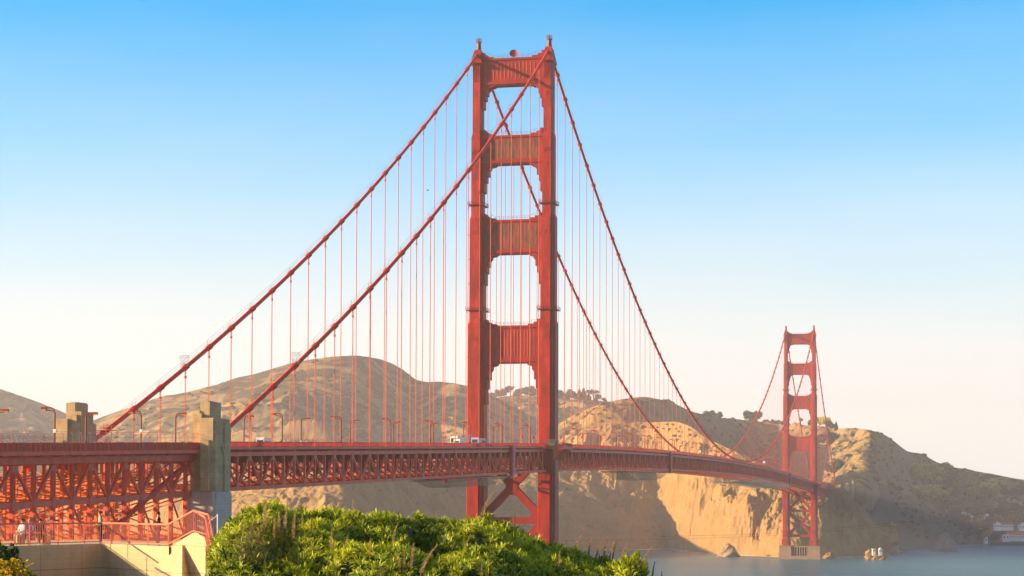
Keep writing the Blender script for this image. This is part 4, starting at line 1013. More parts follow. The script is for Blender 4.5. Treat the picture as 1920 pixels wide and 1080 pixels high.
# people on the lookout
zt = ZT-.06; vy = YAW
def lookout(u, D, rz, pose, top_, legs_, hair_, label, dz=0):
    p = P(u, D, zt+dz); return person(p, rz, pose, top_, legs_, hair_, label)
def bench(u0, u1, D):
    a, b = P(u0, D, zt), P(u1, D, zt); e = empty('bench', a, label='low concrete bench behind the terrace railing under the seated people', cat='bench')
    g = MB(); g.beam((a[0], a[1], zt+.4), (b[0], b[1], zt+.4), .4, .1); g.build('seat', M_TERR, e)
    for t in (.1, .9): q = Vector(a).lerp(Vector(b), t); g = MB(); g.box((q[0]-.15, q[1]-.15, zt), (q[0]+.15, q[1]+.15, zt+.35)); g.build('leg', M_TERR, e)
bench(30, 96, 106.6)
lookout(45, 106.6, vy+2.4, 'sit', C_WHITE, C_TAN, C_HAIR, 'person in a white top, leftmost of three seated behind the terrace railing', -.03)
lookout(58, 106.6, vy+2.9, 'sit', C_BLUE, C_JEAN, C_HAIR2, 'person in a blue top seated between two others behind the terrace railing', -.03)
lookout(76, 106.6, vy+3.6, 'sit', C_BLACK, C_BLACK, C_HAIR, 'person in black, rightmost of three seated behind the terrace railing', -.03)
lookout(190, 107.8, vy+1.9, 'stand', C_TAN, C_BLACK, C_HAIR, 'person in tan and black standing where the terrace wall curves')
lookout(297, 103.2, vy-1.2, 'stand', C_BLACK, C_JEAN, C_HAIR, 'dark dressed person standing behind the railing just left of the stair')
# people on the bridge
cl = [(C_RED, C_BLACK, 'orange'), (C_PINK, C_JEAN, 'pink'), (C_WHITE, C_JEAN, 'white'), (C_BLACK, C_JEAN, 'black'), (C_BLUE, C_TAN, 'blue')]
for i, (u, c) in enumerate([(11, 2), (27, 3), (82, 0), (94, 1), (145, 3), (152, 2), (163, 0), (217, 4), (302, 2)]):
    p = at_y(u, 828, -14.6); x = float(p[0]); t, l, n = cl[c]
    where = {11: 'at the left edge of the picture', 27: 'near the left edge of the picture', 82: 'just left of the first tall lamp post', 94: 'between the first lamp post and the golden pylon', 145: 'in front of the golden pylon, left', 152: 'before the middle of the golden pylon', 163: 'right before the golden pylon edge', 217: 'below the descending far cable', 302: 'between lamp post and near pylon'}[u]
    person((x, -14.6, TA(x)+.81), [0, math.pi][i % 2], 'walk', t, l, C_HAIR, f'walker in {n} on viaduct deck {where}', 'walkers on the bridge')
for i, (u, c) in enumerate([(526, 3), (534, 1), (566, 3), (577, 0), (565, 2), (637, 3), (690, 4), (1058, 3), (1064, 1), (1093, 2)]):
    p = at_y(u, 828, -12.5); x = float(p[0]); t, l, n = cl[c]
    wh = ['beside the second lamp right of the near pylon', 'just past the second lamp right of the near pylon', 'by the third lamp right of the near pylon', 'past the third lamp right of the near pylon', 'next to the white van', 'at the fourth lamp right of the near pylon', 'midway between near pylon and near tower', 'immediately right of the near tower', 'second to the right of the near tower', 'by the first lamp right of the near tower'][i]
    person((x, -12.5, T(x)+1.06), [0, math.pi][i % 2], 'walk', t, l, C_HAIR, f'walker in {n} on deck {wh}', 'walkers on the bridge')

# ------------------------------------------------------------------ dish, nets, platforms, cages, bird, wires
p = at_x(963, 100, -1.4); DE = empty('dish_antenna', (-1.4, p[1], 222.0), label='round red dish antenna on top of the near tower between its two finials', cat='antenna')
g = MB(); c0 = Vector((-1.4, p[1], p[2])); ax = Vector((-1, -.15, .25)).normalized(); ux = ax.cross(Vector((0, 0, 1))).normalized(); uz = ux.cross(ax)
rings = []
for k, (r, dpt) in enumerate(((.05, -.42), (.6, -.36), (1.1, -.18), (1.5, .06), (1.55, .08), (1.5, .0), (1.1, -.28), (.6, -.46), (.05, -.52))):
    rings.append([tuple(c0+ax*dpt+(ux*math.cos(t)+uz*math.sin(t))*r) for t in np.linspace(0, 2*math.pi, 25)[:-1]])
g.loft(rings).build('reflector', M_STRUT, DE, smooth=False)
g = MB(); g.path([(-.9, p[1], 222.0), (-.9, p[1], p[2])], .14, 8); g.path([(-.9, p[1], p[2]), tuple(c0-ax*.3)], .2, 8); g.path([(-.9, p[1]-.9, 222.0), (-.9, p[1]-.9, p[2]+2.2)], .05, 5); g.build('mount', M_LAMP, DE)

def net(x0, x1, depth, label, yn=-3.):
    zz = lambda x: T(x)-DEP-.1
    e = empty('containment_net', ((x0+x1)/2, 0, zz(x0)-depth), label=label, cat='safety net', group='nets hung under the deck')
    V = []; F = []; nx, ny = 40, 13
    for i in range(nx):
        t = i/(nx-1); x = lerp(x0, x1, t); s = min(1, t/.16, (1-t)/.10)*(.9+.1*math.sin(t*19)); s = s**.8
        for j in range(ny):
            q = j/(ny-1)*2-1; V.append((x, (yn-14.4)/2+q*(yn+14.4)/2, zz(x)-.5-depth*s*(1-abs(q)**6)))
    for i in range(nx-1):
        for j in range(ny-1): a = i*ny+j; F.append((a, a+1, a+ny+1, a+ny))
    fast_mesh('netting', V, F, M_NET, e, smooth=True)
    g = MB()
    for y in (-14.4, yn):
        g.beam((x0, y, zz(x0)-.45), (x1, y, zz(x1)-.45), .25, .35); g.beam((x0, y, zz(x0)-1.1), (x1, y, zz(x1)-1.1), .12, .12)
        for x in np.arange(x0, x1, 2.4): g.beam((x, y, zz(x)-.4), (x+1.2, y, zz(x)-1.1), .1, .1)
    for x in np.arange(x0, x1, 6): g.beam((x, -14.4, zz(x)-.45), (x, yn, zz(x)-.45), .15, .2)
    g.build('frame', M_LAMP, e)
    for x in (x0+1.5, x1-2.0):
        g = MB(); g.box((x-1.5, -14.9, zz(x)-1.3), (x+1.5, -14.2, zz(x)-.2)); g.build('winch_box', M_RAIL, e)
x0 = float(at_y(803, 900, -9)[0]); net(x0, -66, 2.9, 'tan net hung under the deck left of the near tower')
x0 = float(at_y(1150, 890, -9)[0]); net(x0, 305, 4.4, 'tan sagging net hung under the deck right of the near tower')
WP = empty('work_platform', (800, 0, 60), label='thin grey truss platform hung under the deck before the far tower', cat='platform')
g = MB()
x0, x1 = 700., 1003.
zz = lambda x: T(x)-DEP-.5
for y in (-15, -5, 5, 15):
    for a, b in zip(np.linspace(x0, x1, 9)[:-1], np.linspace(x0, x1, 9)[1:]):
        g.beam((a, y, zz(a)-.2), (b, y, zz(b)-.2), .25, .25); g.beam((a, y, zz(a)-2.6), (b, y, zz(b)-2.6), .3, .3)
    for k, x in enumerate(np.arange(x0, x1, 4.)): g.beam((x, y, zz(x)-(.2 if k % 2 else 2.6)), (x+4, y, zz(x)-(2.6 if k % 2 else .2)), .16, .16)
g.build('frame', M_STEELG, WP)
g = MB()
for x in np.arange(x0, x1, 6.): g.box((x, -15, zz(x)-2.85), (x+5.4, 15, zz(x)-2.72))
g.build('walkway', M_STEELG, WP)

def cage(u, v, y):
    p = at_y(u, v, y); x = float(p[0]); zc = cable_z(x)
    e = empty('wire_cage', (x, y, zc), label=('pale wire basket standing on the near cable against the hill' if y < 0 else 'pale wire basket standing on the far cable against the sky'), cat='wire basket', group='wire baskets on the main cables')
    g = MB()
    for zr_, r in ((3.0, 1.15), (2.5, 1.2), (1.0, .8)): g.path([(x+r*math.cos(t), y+r*math.sin(t), zc+zr_) for t in np.linspace(0, 2*math.pi, 17)], .03, 4)
    for t in np.linspace(0, 2*math.pi, 13)[:-1]: g.path([(x+.62*math.cos(t), y+.62*math.sin(t), zc+.3), (x+1.2*math.cos(t), y+1.2*math.sin(t), zc+2.5), (x+1.15*math.cos(t), y+1.15*math.sin(t), zc+3.0)], .022, 4)
    g.build('basket', M_STEELG, e)
cage(346, 689, YC); cage(554, 686, -YC)
sc_ = at_y(192, 806, YC); x = float(sc_[0]); e = empty('cable_scaffold', (x, YC, 66), label='yellowish scaffold platform round the far cable where it meets the golden pylon', cat='scaffold')
g = MB(); zc = cable_z(x)
g.box((x-2.5, YC-2.0, zc+.65), (x+3.5, YC+2.0, zc+.8)); g.build('deck', M_AMBER, e)
g = MB()
for a in (-2.4, .4, 3.4):
    for b in (-1.9, 1.9): g.beam((x+a, YC+b, zc-3), (x+a, YC+b, zc+1.8), .08, .08)
for b in (-1.9, 1.9): g.beam((x-2.4, YC+b, zc+1.75), (x+3.4, YC+b, zc+1.75), .07, .07)
g.build('frame', M_RED2, e)

p = at_depth(802, 357, 300); BD = empty('bird', tuple(p), label='small dark bird flying left of the near tower', cat='bird'); p = Vector(p)
g = MB(); rv = Vector(Rv); fv = Vector(Fv); zv = Vector((0, 0, 1))
g.path([tuple(p-rv*.20), tuple(p-rv*.1), tuple(p+rv*.02), tuple(p+rv*.14), tuple(p+rv*.22+zv*.01)], [.012, .04, .055, .035, .008], 8); g.build('body', M_BIRD, BD, smooth=True)
for s in (-1, 1):
    g = MB(); a, b, c, d = p+rv*-.05, p+rv*.08, p+rv*.02+fv*s*.16+zv*(.13), p+rv*-.06+fv*s*.38+zv*(.08)
    n = zv*.008; g.add([tuple(q+n) for q in (a, b, c, d)]+[tuple(q-n) for q in (a, b, c, d)], [(0, 1, 2, 3), (7, 6, 5, 4), (0, 4, 5, 1), (1, 5, 6, 2), (2, 6, 7, 3), (3, 7, 4, 0)]); g.build('wing', M_BIRD, BD)
for k, (pts, lb) in enumerate((([(1030, 1014), (1240, 1011), (1467, 1003), (1626, 990), (1761, 979), (1960, 952)], 'lower of two thin overhead wires sagging across the water view'), ([(1240, 1006), (1467, 999), (1626, 985), (1761, 973), (1960, 946)], 'upper of two thin overhead wires sagging across the water view'))):
    g = MB(); us = np.linspace(pts[0][0], pts[-1][0], 40); g.path([P(float(u), 70, v=float(sinterp(u, pts))) for u in us], .0035, 4)
    tag(g.build('overhead_wire', M_SPIKE), lb, 'wire', 'overhead wires')

# ------------------------------------------------------------------ green mound in front
def crest_z(l):
    u = 960+l*FPX/42.
    v = np.interp(u, [200, 395, 410, 425, 455, 490, 530, 560, 600, 640, 680, 730, 770, 800, 850, 900, 950, 985, 1010, 1050, 1090, 1130, 1170, 1200, 1225, 1260, 1400], [1190, 1070, 1025, 998, 974, 957, 953, 960, 962, 955, 953, 954, 962, 966, 964, 973, 983, 995, 1006, 1014, 1032, 1044, 1052, 1074, 1092, 1125, 1200])
    return CAM[2]+(944.3-v-17)*42/FPX
def mound_z(l, D):
    z = crest_z(l*42/np.maximum(D, 30.)*.5+l*.5)
    fall = np.where(D < 42, .05*np.maximum(0, 42-D)+.0135*np.maximum(0, 42-D)**2, .10*(D-42)+.03*(D-42)**2)
    return z-fall+.66*fbm(l/1.4+3.3, D/2.6+1.7, 3)*np.clip((48-D)/6, 0, 1)*np.clip(abs(D-42)/3+.22, 0, 1)+.20*fbm(l/.6, D/.8+9, 2)
def lD(l, D): return CAM[0]+D*_d2[0]+l*_r2[0], CAM[1]+D*_d2[1]+l*_r2[1]
ls = np.linspace(-8.5, 5.5, 150); Ds = np.linspace(24, 58, 160); LL, DD = np.meshgrid(ls, Ds, indexing='ij')
X, Y = lD(LL, DD); Z = mound_z(LL, DD)-.10; idx = np.arange(LL.size).reshape(LL.shape)
F = np.stack([idx[:-1, :-1], idx[1:, :-1], idx[1:, 1:], idx[:-1, 1:]], -1).reshape(-1, 4)
fast_mesh('ground', np.stack([X, Y, Z], -1).reshape(-1, 3), F, M_GROUND, smooth=True, kind='structure')
def rosettes(name, cen, nrm, size, nleaf, mat, width=.052, seed=1, **k):
    r = np.random.default_rng(seed); n = len(cen); m = nleaf
    az = r.random((n, m))*2*math.pi+np.arange(m)*2.4; el = np.clip(r.normal(.75, .38, (n, m)), -.15, 1.45)
    n3 = nrm/np.linalg.norm(nrm, axis=1, keepdims=True); t1 = np.cross(n3, [0.3, 1, .1]); t1 /= np.linalg.norm(t1, axis=1, keepdims=True); t2 = np.cross(n3, t1)
    ce, se = np.cos(el)[..., None], np.sin(el)[..., None]; rad = t1[:, None]*np.cos(az)[..., None]+t2[:, None]*np.sin(az)[..., None]
    d = rad*ce+n3[:, None]*se; L = (size[:, None]*(.7+.5*r.random((n, m))))[..., None]
    side = np.cross(d, n3[:, None]+.01); side /= np.linalg.norm(side, axis=2, keepdims=True)+1e-9
    b = cen[:, None]+d*L*.08; mid = cen[:, None]+d*L*.55+n3[:, None]*L*.06; tip = cen[:, None]+d*L-n3[:, None]*L*(.12+.15*ce)
    w = L*width
    V = np.stack([b-side*w*.4, b+side*w*.4, mid+side*w, mid-side*w, tip+side*w*.12, tip-side*w*.12], 2).reshape(-1, 3)
    q = np.arange(n*m)*6; F = np.concatenate([np.stack([q, q+1, q+2, q+3], 1), np.stack([q+3, q+2, q+4, q+5], 1)])
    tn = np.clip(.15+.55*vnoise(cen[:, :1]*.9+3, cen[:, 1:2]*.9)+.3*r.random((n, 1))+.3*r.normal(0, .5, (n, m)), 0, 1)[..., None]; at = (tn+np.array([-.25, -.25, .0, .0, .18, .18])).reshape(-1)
    return fast_mesh(name, V, F, mat, attr=np.clip(at, 0, 1), **k)
r = np.random.default_rng(5); N = 15000
l = r.uniform(-7.6, 4.6, N); D = 24+r.random(N)**.75*23
u_ = 960+l*FPX/D
keep = (u_ > 402) & (u_ < 1330) & (vnoise(l*1.3+7, D*1.1) > .12)
l, D, u_ = l[keep], D[keep], u_[keep]
z = mound_z(l, D); vv = 944.3-(z-CAM[2])*FPX/D; k2 = vv < 1130; l, D, z = l[k2], D[k2], z[k2]
x, y = lD(l, D); e_ = .15
nx = -(mound_z(l+e_, D)-mound_z(l-e_, D))/(2*e_); nd = -(mound_z(l, D+e_)-mound_z(l, D-e_))/(2*e_)
nrm = np.stack([nx*_r2[0]+nd*_d2[0], nx*_r2[1]+nd*_d2[1], np.ones_like(nx)], 1)+r.normal(0, .28, (len(x), 3))
cen = np.stack([x, y, z+r.uniform(-.10, .05, len(x))], 1)
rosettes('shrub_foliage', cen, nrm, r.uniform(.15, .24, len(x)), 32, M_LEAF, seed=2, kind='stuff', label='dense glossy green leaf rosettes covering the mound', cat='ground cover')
print('rosettes', len(x))
def surf_D(u, v):
    best = (9e9, 40)
    for D in np.linspace(26, 43, 120):
        l = (u-960)/FPX*D; vv = v_of(u, float(mound_z(np.array(l), np.array(D))), D)
        if abs(vv-v) < best[0]: best = (abs(vv-v), D)
    return best[1]
def spike_mesh(name, h, rad, lean, mat, seed, n=150, parent=None, loc=(0, 0, 0), stem=.25, tint=(.2, .9)):
    r = np.random.default_rng(seed); V = []; F = []; at = []
    def cur(t): return np.array([lean*h*t*t*_r2[0], lean*h*t*t*_r2[1], h*t*(1-.12*abs(lean)*t)])
    for i in range(n):
        t = stem+(1-stem)*((i+.5)/n); c = cur(t); a = i*2.39996; rr = rad*(1-((t-stem)/(1-stem))**2*.75)*(.7+.5*r.random()); s = rad*.55*(.6+.8*r.random())
        o = np.array([math.cos(a), math.sin(a), .55+.5*r.random()]); o /= np.linalg.norm(o); p0 = c+o*rr*.15; p1 = c+o*rr*1.25; sd = np.cross(o, [0, 0, 1.]); sd /= np.linalg.norm(sd)+1e-9
        b = len(V); V += [p0-sd*s*.25, p0+sd*s*.25, p1+sd*s*.5, p1-sd*s*.5]; F.append((b, b+1, b+2, b+3)); q = lerp(tint[0], tint[1], r.random()); at += [q*.7, q*.7, q, q]
    ts = np.linspace(0, 1, 7)
    for i in range(6):
        a, b = cur(ts[i]), cur(ts[i+1]); w0, w1 = rad*.28*(1-ts[i]*.7), rad*.28*(1-ts[i+1]*.7)
        for k in range(4):
            A, B = k*math.pi/2, (k+1)*math.pi/2; q = len(V)
            V += [a+np.array([math.cos(A), math.sin(A), 0])*w0, a+np.array([math.cos(B), math.sin(B), 0])*w0, b+np.array([math.cos(B), math.sin(B), 0])*w1, b+np.array([math.cos(A), math.sin(A), 0])*w1]; F.append((q, q+1, q+2, q+3)); at += [.1]*4
    return np.array(V)+np.array(loc), F, at
SPK = [  # u, v of the foot, height px, lean, kind
 (663, 958, 26, 0, 't'), (539, 958, 24, 0, 't'), (902, 985, 58, .35, 't'), (872, 978, 20, .1, 't'), (966, 1004, 32, 0, 'd'), (957, 1000, 18, 0, 't'), (818, 975, 14, 0, 't'),
 (622, 1040, 40, .02, 't'), (646, 1042, 30, .15, 't'), (585, 1005, 26, 0, 'd'), (716, 1040, 34, .05, 'g'), (735, 1030, 42, .2, 't'), (739, 1035, 32, 0, 'g'), (768, 1024, 22, .12, 'p'), (832, 1030, 16, 0, 'p'), (751, 1080, 34, -.05, 't'), (759, 1080, 40, 0, 't'), (771, 1080, 54, .08, 't'), (788, 1090, 62, .4, 't'), (695, 1055, 34, 0, 't'), (823, 1040, 22, .3, 't'), (868, 1045, 34, .3, 't'), (845, 1042, 22, .25, 't'), (904, 1090, 22, 0, 't'), (1028, 1042, 22, 0, 'w'), (1036, 1044, 22, .1, 'w'), (1041, 1043, 20, 0, 'w'), (1049, 1080, 36, .02, 't'),
 (1075, 1030, 34, .35, 't'), (1103, 1046, 42, .12, 't'), (1117, 1046, 40, .25, 't'), (1132, 1048, 42, .12, 't'), (1142, 1050, 38, .2, 't'), (1148, 1052, 36, .15, 't'), (1163, 1062, 40, .25, 't'), (1198, 1080, 52, .4, 't'), (1190, 1082, 40, .1, 'y'), (1209, 1088, 30, 0, 'y'), (1222, 1092, 40, .1, 't'), (1241, 1095, 38, 0, 't'), (1254, 1096, 36, .1, 't'), (1266, 1096, 42, 0, 't'), (1285, 1100, 36, 0, 't'),
 (478, 968, 18, .4, 'd'), (430, 1000, 24, -.3, 'd'), (498, 1010, 60, 0, 't'), (524, 1020, 56, 0, 't'), (534, 1022, 60, .05, 't'), (550, 1030, 60, .05, 't'), (515, 1035, 50, 0, 't'), (568, 1010, 34, 0, 't'), (1063, 1016, 14, 0, 'v')]
KIND = {'t': (M_SPIKE, 'tan dried flower spike', (.2, .9)), 'd': (M_SPIKE, 'brown withered flower spike', (0, .35)), 'g': (M_LEAF, 'greenish young flower spike', (.4, .9)), 'p': (M_PURP, 'purple-tipped flower spike', (.3, 1)), 'w': (M_SPIKE, 'short pale flower spike', (.9, 1)), 'y': (M_LEAF, 'yellow-green leafy spike', (.8, 1)), 'v': (M_PURP, 'small violet flower spike', (0, .4))}
for i, (u, v, h, ln, kd) in enumerate(SPK):
    D = surf_D(u, v); l = (u-960)/FPX*D; X_, Y_ = lD(l, D); Z_ = float(mound_z(np.array(l), np.array(D))); hm = (h+8)*D/FPX
    mt, nm, ti = KIND[kd]
    V, F, at = spike_mesh('x', hm+.12, max(.013, hm*.065 if kd != 'y' else hm*.25), ln, mt, i, 170, stem=.3 if kd != 'p' else .55, loc=(X_, Y_, Z_-.1), tint=ti)
    where = 'at the left end of the mound' if u < 470 else 'in the dry patch on the left mound' if u < 560 else 'on the left half of the mound' if u < 700 else 'on the middle of the mound' if u < 880 else 'below the near tower' if u < 1045 else 'on the slope right of the near tower' if u < 1175 else 'at the right foot of the mound'
    how = 'tall' if h > 45 else 'medium' if h > 28 else 'small'
    lean_ = ' bending right' if ln > .25 else ' bending left' if ln < -.2 else ''
    fast_mesh('flower_spike', V, F, mt, attr=at, label=f'{how} {nm}{lean_} {where}', cat='flower spike', group=f'{nm}s on the mound')
# matted dry stalks at the left
V, F, at = [], [], []
for i in range(420):
    u = float(r.triangular(415, 480, 600)); v = float(r.uniform(985, 1110)); D = surf_D(u, v) if v < 1075 else float(r.uniform(28, 33)); l = (u-960)/FPX*D; X_, Y_ = lD(l, D); Z_ = float(mound_z(np.array(l), np.array(D)))
    a, b, c = spike_mesh('x', float(r.uniform(.18, .42)), float(r.uniform(.008, .018)), float(r.uniform(-.3, .3)), None, i, 42, loc=(X_, Y_, Z_-.03), tint=(0, .8)); o = len(V)
    V += list(a); F += [tuple(q+o for q in f) for f in b]; at += c
fast_mesh('dry_stalks', np.array(V), F, M_SPIKE, attr=at, kind='stuff', label='matted brown dry stalks at the left of the mound', cat='dry stalks')

# shrubs at the very lower left
def leafy(name, u, v, D, ru, rv_, n, mat, size, label, seed):
    r = np.random.default_rng(seed); c = np.array(P(u, D, v=v)); a = ru*D/FPX; b = rv_*D/FPX
    d = r.normal(0, 1, (n, 3)); d /= np.linalg.norm(d, axis=1, keepdims=True); d[:, 2] = abs(d[:, 2])*1.0-.15
    rr = (.62+.42*r.random(n))*(1+.22*np.sin(d[:, 0]*7+seed)*np.cos(d[:, 1]*6)); cen = c+d*np.array([a, a, b])*rr[:, None]
    e = empty(name, (c[0], c[1], c[2]-1.6), label=label, cat='shrub')
    rosettes('foliage', cen, d+[0, 0, .4], np.full(n, size)*(.7+.6*r.random(n)), 7, mat, .24, seed, parent=e)
    g = MB()
    for k in range(9):
        t = k*.7; g.path([(c[0], c[1], c[2]-1.8), (c[0]+a*.4*math.cos(t), c[1]+a*.4*math.sin(t), c[2]-.3*b), (c[0]+a*.85*math.cos(t), c[1]+a*.85*math.sin(t), c[2]+b*.4)], [.02, .012, .004], 5)
    g.build('stem', M_BARK, e)
leafy('shrub', 2, 1062, 22, 42, 44, 420, M_BUSHD, .045, 'dark green shrub at the lower left corner behind the sunlit yellow one', 3)
leafy('shrub', 8, 1096, 15, 64, 52, 520, M_BUSH2, .032, 'shrub with sunlit yellow and orange leaf colour at the lower left corner', 4)

# ------------------------------------------------------------------ trees
def crown_mesh(name, kind, seed, n=900):
    r = np.random.default_rng(seed); V = []; at = []
    lobes = []
    if kind == 'oak': lobes = [((r.uniform(-.32, .32), r.uniform(-.32, .32), r.uniform(.25, .80)), r.uniform(.16, .28)) for _ in range(11)]
    elif kind == 'cone': lobes = [((0, 0, .18+.12*k), .26*(1-k*.125)) for k in range(7)]
    elif kind == 'tall': lobes = [((r.uniform(-.2, .2), r.uniform(-.2, .2), r.uniform(.28, .88)), r.uniform(.10, .19)) for _ in range(14)]
    elif kind == 'umbrella': lobes = [((r.uniform(-.42, .42), r.uniform(-.3, .3), r.uniform(.72, .9)), r.uniform(.10, .17)) for _ in range(8)]
    elif kind == 'bush': lobes = [((r.uniform(-.5, .5), r.uniform(-.5, .5), r.uniform(.1, .3)), r.uniform(.18, .3)) for _ in range(8)]
    for i in range(n):
        (c, R_) = lobes[i % len(lobes)]; d = r.normal(0, 1, 3); d /= np.linalg.norm(d); p = np.array(c)+d*R_*(.55+.5*r.random()); s = R_*r.uniform(.20, .40)
        a = r.normal(0, 1, 3); a = np.cross(a, d+.5*r.normal(0, 1, 3)); a /= np.linalg.norm(a); b = np.cross(a, r.normal(0, 1, 3)); b /= np.linalg.norm(b)
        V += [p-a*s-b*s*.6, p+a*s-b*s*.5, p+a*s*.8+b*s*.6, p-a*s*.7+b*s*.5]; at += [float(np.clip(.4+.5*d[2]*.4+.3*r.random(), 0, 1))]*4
    F = np.arange(len(V)).reshape(-1, 4); return np.array(V), F, at, lobes
TP = {}
def tree(u, loc, h, kind, label, group, mat=None, name='tree', wide=1.):
    mat = mat or M_TREE; key = (kind, mat.name, int(u) % 3)
    if key not in TP:
        V, F, at, lobes = crown_mesh('c', kind, hash(kind) % 97+int(u) % 3*7 if False else {'oak': 3, 'cone': 5, 'tall': 8, 'umbrella': 11, 'bush': 14}[kind]+int(u) % 3*20)
        e = empty(name, (0, 0, 0)); fast_mesh('crown', V, F, mat, e, attr=at)
        g = MB(); zt_ = .5 if kind != 'umbrella' else .75
        g.path([(0, 0, -.08), (.01, 0, zt_*.5), (0, .01, zt_)], [.045, .032, .018], 6)
        for (c, R_) in lobes[:4]: g.path([(0, 0, zt_*.45), (c[0]*.6, c[1]*.6, lerp(zt_*.5, c[2], .6)), tuple(c)], [.022, .014, .006], 5)
        g.build('trunk', M_BARK, e); TP[key] = e; o = e
    else: o = copy_tree(TP[key])
    o.name = name; o.location = loc; o.scale = (h*wide, h*wide, h); o.rotation_euler.z = (u*1.7) % 6
    return tag(o, label, 'tree' if kind != 'bush' else 'bush', group)
def ridge_loc(h, u, w=.99): x, y, z, D = hill_at(h, u, w); return (x, y, z-.4), D
for u, hp, kd in ((924, 14, 'oak'), (934, 16, 'oak'), (946, 17, 'oak'), (957, 22, 'umbrella'), (968, 14, 'oak'), (978, 17, 'oak'), (988, 19, 'oak'), (998, 20, 'oak'), (1008, 15, 'oak'), (1019, 18, 'oak'), (1030, 14, 'oak'), (1049, 17, 'oak'), (1058, 13, 'oak'), (1067, 19, 'oak'), (1076, 16, 'oak'), (1086, 22, 'cone'), (1094, 24, 'cone'), (1104, 16, 'cone'), (1113, 21, 'umbrella'), (1121, 13, 'oak'), (1133, 8, 'oak')):
    loc, D = ridge_loc(HC, u); tree(u, loc, hp*D/FPX, kd, {'oak': 'rounded tree in the row on the far skyline behind the near tower', 'cone': 'pointed conifer on the far skyline right of the near tower', 'umbrella': 'flat-topped tree on the far skyline near the near tower'}[kd], 'trees on the far skyline', wide=1.15)
for u, hp, kd, lb in ((1326, 12, 'oak', 'first of three round trees on the ridge left of the far tower'), (1337, 14, 'oak', 'middle of three round trees on the ridge left of the far tower'), (1349, 13, 'oak', 'last of three round trees on the ridge left of the far tower'), (1402, 20, 'oak', 'left of the two big round trees on the skyline left of far tower'), (1416, 24, 'oak', 'right of the two big round trees on the skyline left of far tower'), (1438, 11, 'oak', 'low tree right of the big pair on the ridge'), (1448, 12, 'oak', 'second low tree right of the big pair on the ridge'), (1458, 12, 'oak', 'third low tree right of the big pair on the ridge'), (1467, 11, 'oak', 'low tree touching the far tower on its left'), (1477, 10, 'oak', 'low tree behind the left leg of the far tower'), (1502, 15, 'umbrella', 'thin leaning tree seen through the far tower'), (1520, 11, 'oak', 'small tree behind the right leg of the far tower'), (1537, 18, 'oak', 'tall loose tree just right of the far tower'), (1548, 22, 'oak', 'broad loose tree right of the far tower beside the cable'), (1556, 16, 'oak', 'smaller loose tree between the cable and the dark conifer'), (1568, 17, 'cone', 'dark conifer on the golden ridge right of the far tower'), (1632, 6, 'bush', 'tiny shrub on the crest of the golden hill'), (1645, 7, 'bush', 'small shrub where the golden crest turns down'), (1605, 5, 'bush', 'low shrub at the highest point of the golden hill'), (1652, 6, 'bush', 'shrub on the shaded side of the golden crest'), (1733, 8, 'bush', 'round shrub on the descending shaded ridge'), (1246, 5, 'bush', 'small shrub on the dark ridge above the bluff')):
    loc, D = ridge_loc(HD, u); tree(u, loc, hp*D/FPX, kd, lb, 'trees on the ridge by the far tower', M_TREE2 if u in (1502, 1537, 1548) else None, wide=1.1 if kd == 'oak' else 1.)
for u, v, hp, kd, lb in ((1552, 838, 30, 'oak', 'pale loose tree on the slope right of the far tower'), (1718, 905, 38, 'tall', 'leftmost tall yellow-green eucalyptus on the shaded slope'), (1731, 908, 40, 'tall', 'second tall eucalyptus from the left on the shaded slope'), (1745, 912, 44, 'tall', 'tallest eucalyptus in the middle of the group on the shaded slope'), (1756, 916, 40, 'tall', 'rightmost tall eucalyptus on the shaded slope'), (1722, 938, 30, 'oak', 'rounded eucalyptus at the lower left of the group'), (1738, 942, 34, 'oak', 'rounded eucalyptus at the lower middle of the group'), (1752, 936, 30, 'oak', 'rounded eucalyptus at the lower right of the group'), (1780, 928, 13, 'tall', 'small bright tree right of the eucalyptus group'), (1775, 880, 14, 'oak', 'dark round tree on the upper slope left of the golden knoll'), (1832, 935, 26, 'oak', 'left tree of the leafy clump on the right slope'), (1843, 937, 34, 'oak', 'middle tree of the leafy clump on the right slope'), (1855, 935, 30, 'oak', 'right tree of the leafy clump on the right slope'), (1875, 925, 18, 'oak', 'round tree between the leafy clump and the right edge'), (1890, 930, 14, 'oak', 'low round tree near the right edge of the slope'), (1908, 930, 18, 'oak', 'round tree close to the right edge'), (1918, 925, 16, 'oak', 'tree cut by the right edge of the picture'), (1594, 855, 9, 'bush', 'dark green oval bush on the golden slope'), (1568, 886, 26, 'oak', 'dark tree in the hollow beside the far cable end'), (1900, 905, 8, 'oak', 'small tree on the golden knoll at the right')):
    x, y, z, D = on_hill(HD, u, v); tree(u, (x, y, z-.4), hp*D/FPX, kd, lb, 'trees on the right hillside', M_TREE2 if 1700 < u < 1790 or 1825 < u < 1860 else M_TREE, wide=1.5 if kd != 'tall' else 1.2)
for i, u in enumerate((1578, 1586, 1604, 1618, 1631, 1641, 1649, 1672, 1680)):
    loc, D = ridge_loc(HG, u); tree(u, loc, (8+3*(i % 3))*D/FPX, 'oak' if i % 2 else 'bush', f'{["dark", "yellowish", "small round"][i % 3]} tree by the car park terrace, number {["one","two","three","four","five","six","seven","eight","nine"][i]} from the left', 'trees along the car park terrace', M_TREE2 if i in (4, 6) else M_TREE, wide=1.3)
r = np.random.default_rng(12)
for i in range(34):
    u = float(r.uniform(1790, 1925)); v = float(r.uniform(958, 1008)); x, y, z, D = on_hill(HD, u, v)
    tree(u, (x, y, z-.4), float(r.uniform(9, 17))*D/FPX, 'oak', 'dark tree in the shaded grove around the white houses', 'dark grove trees among the houses', M_TREE, wide=1.3)
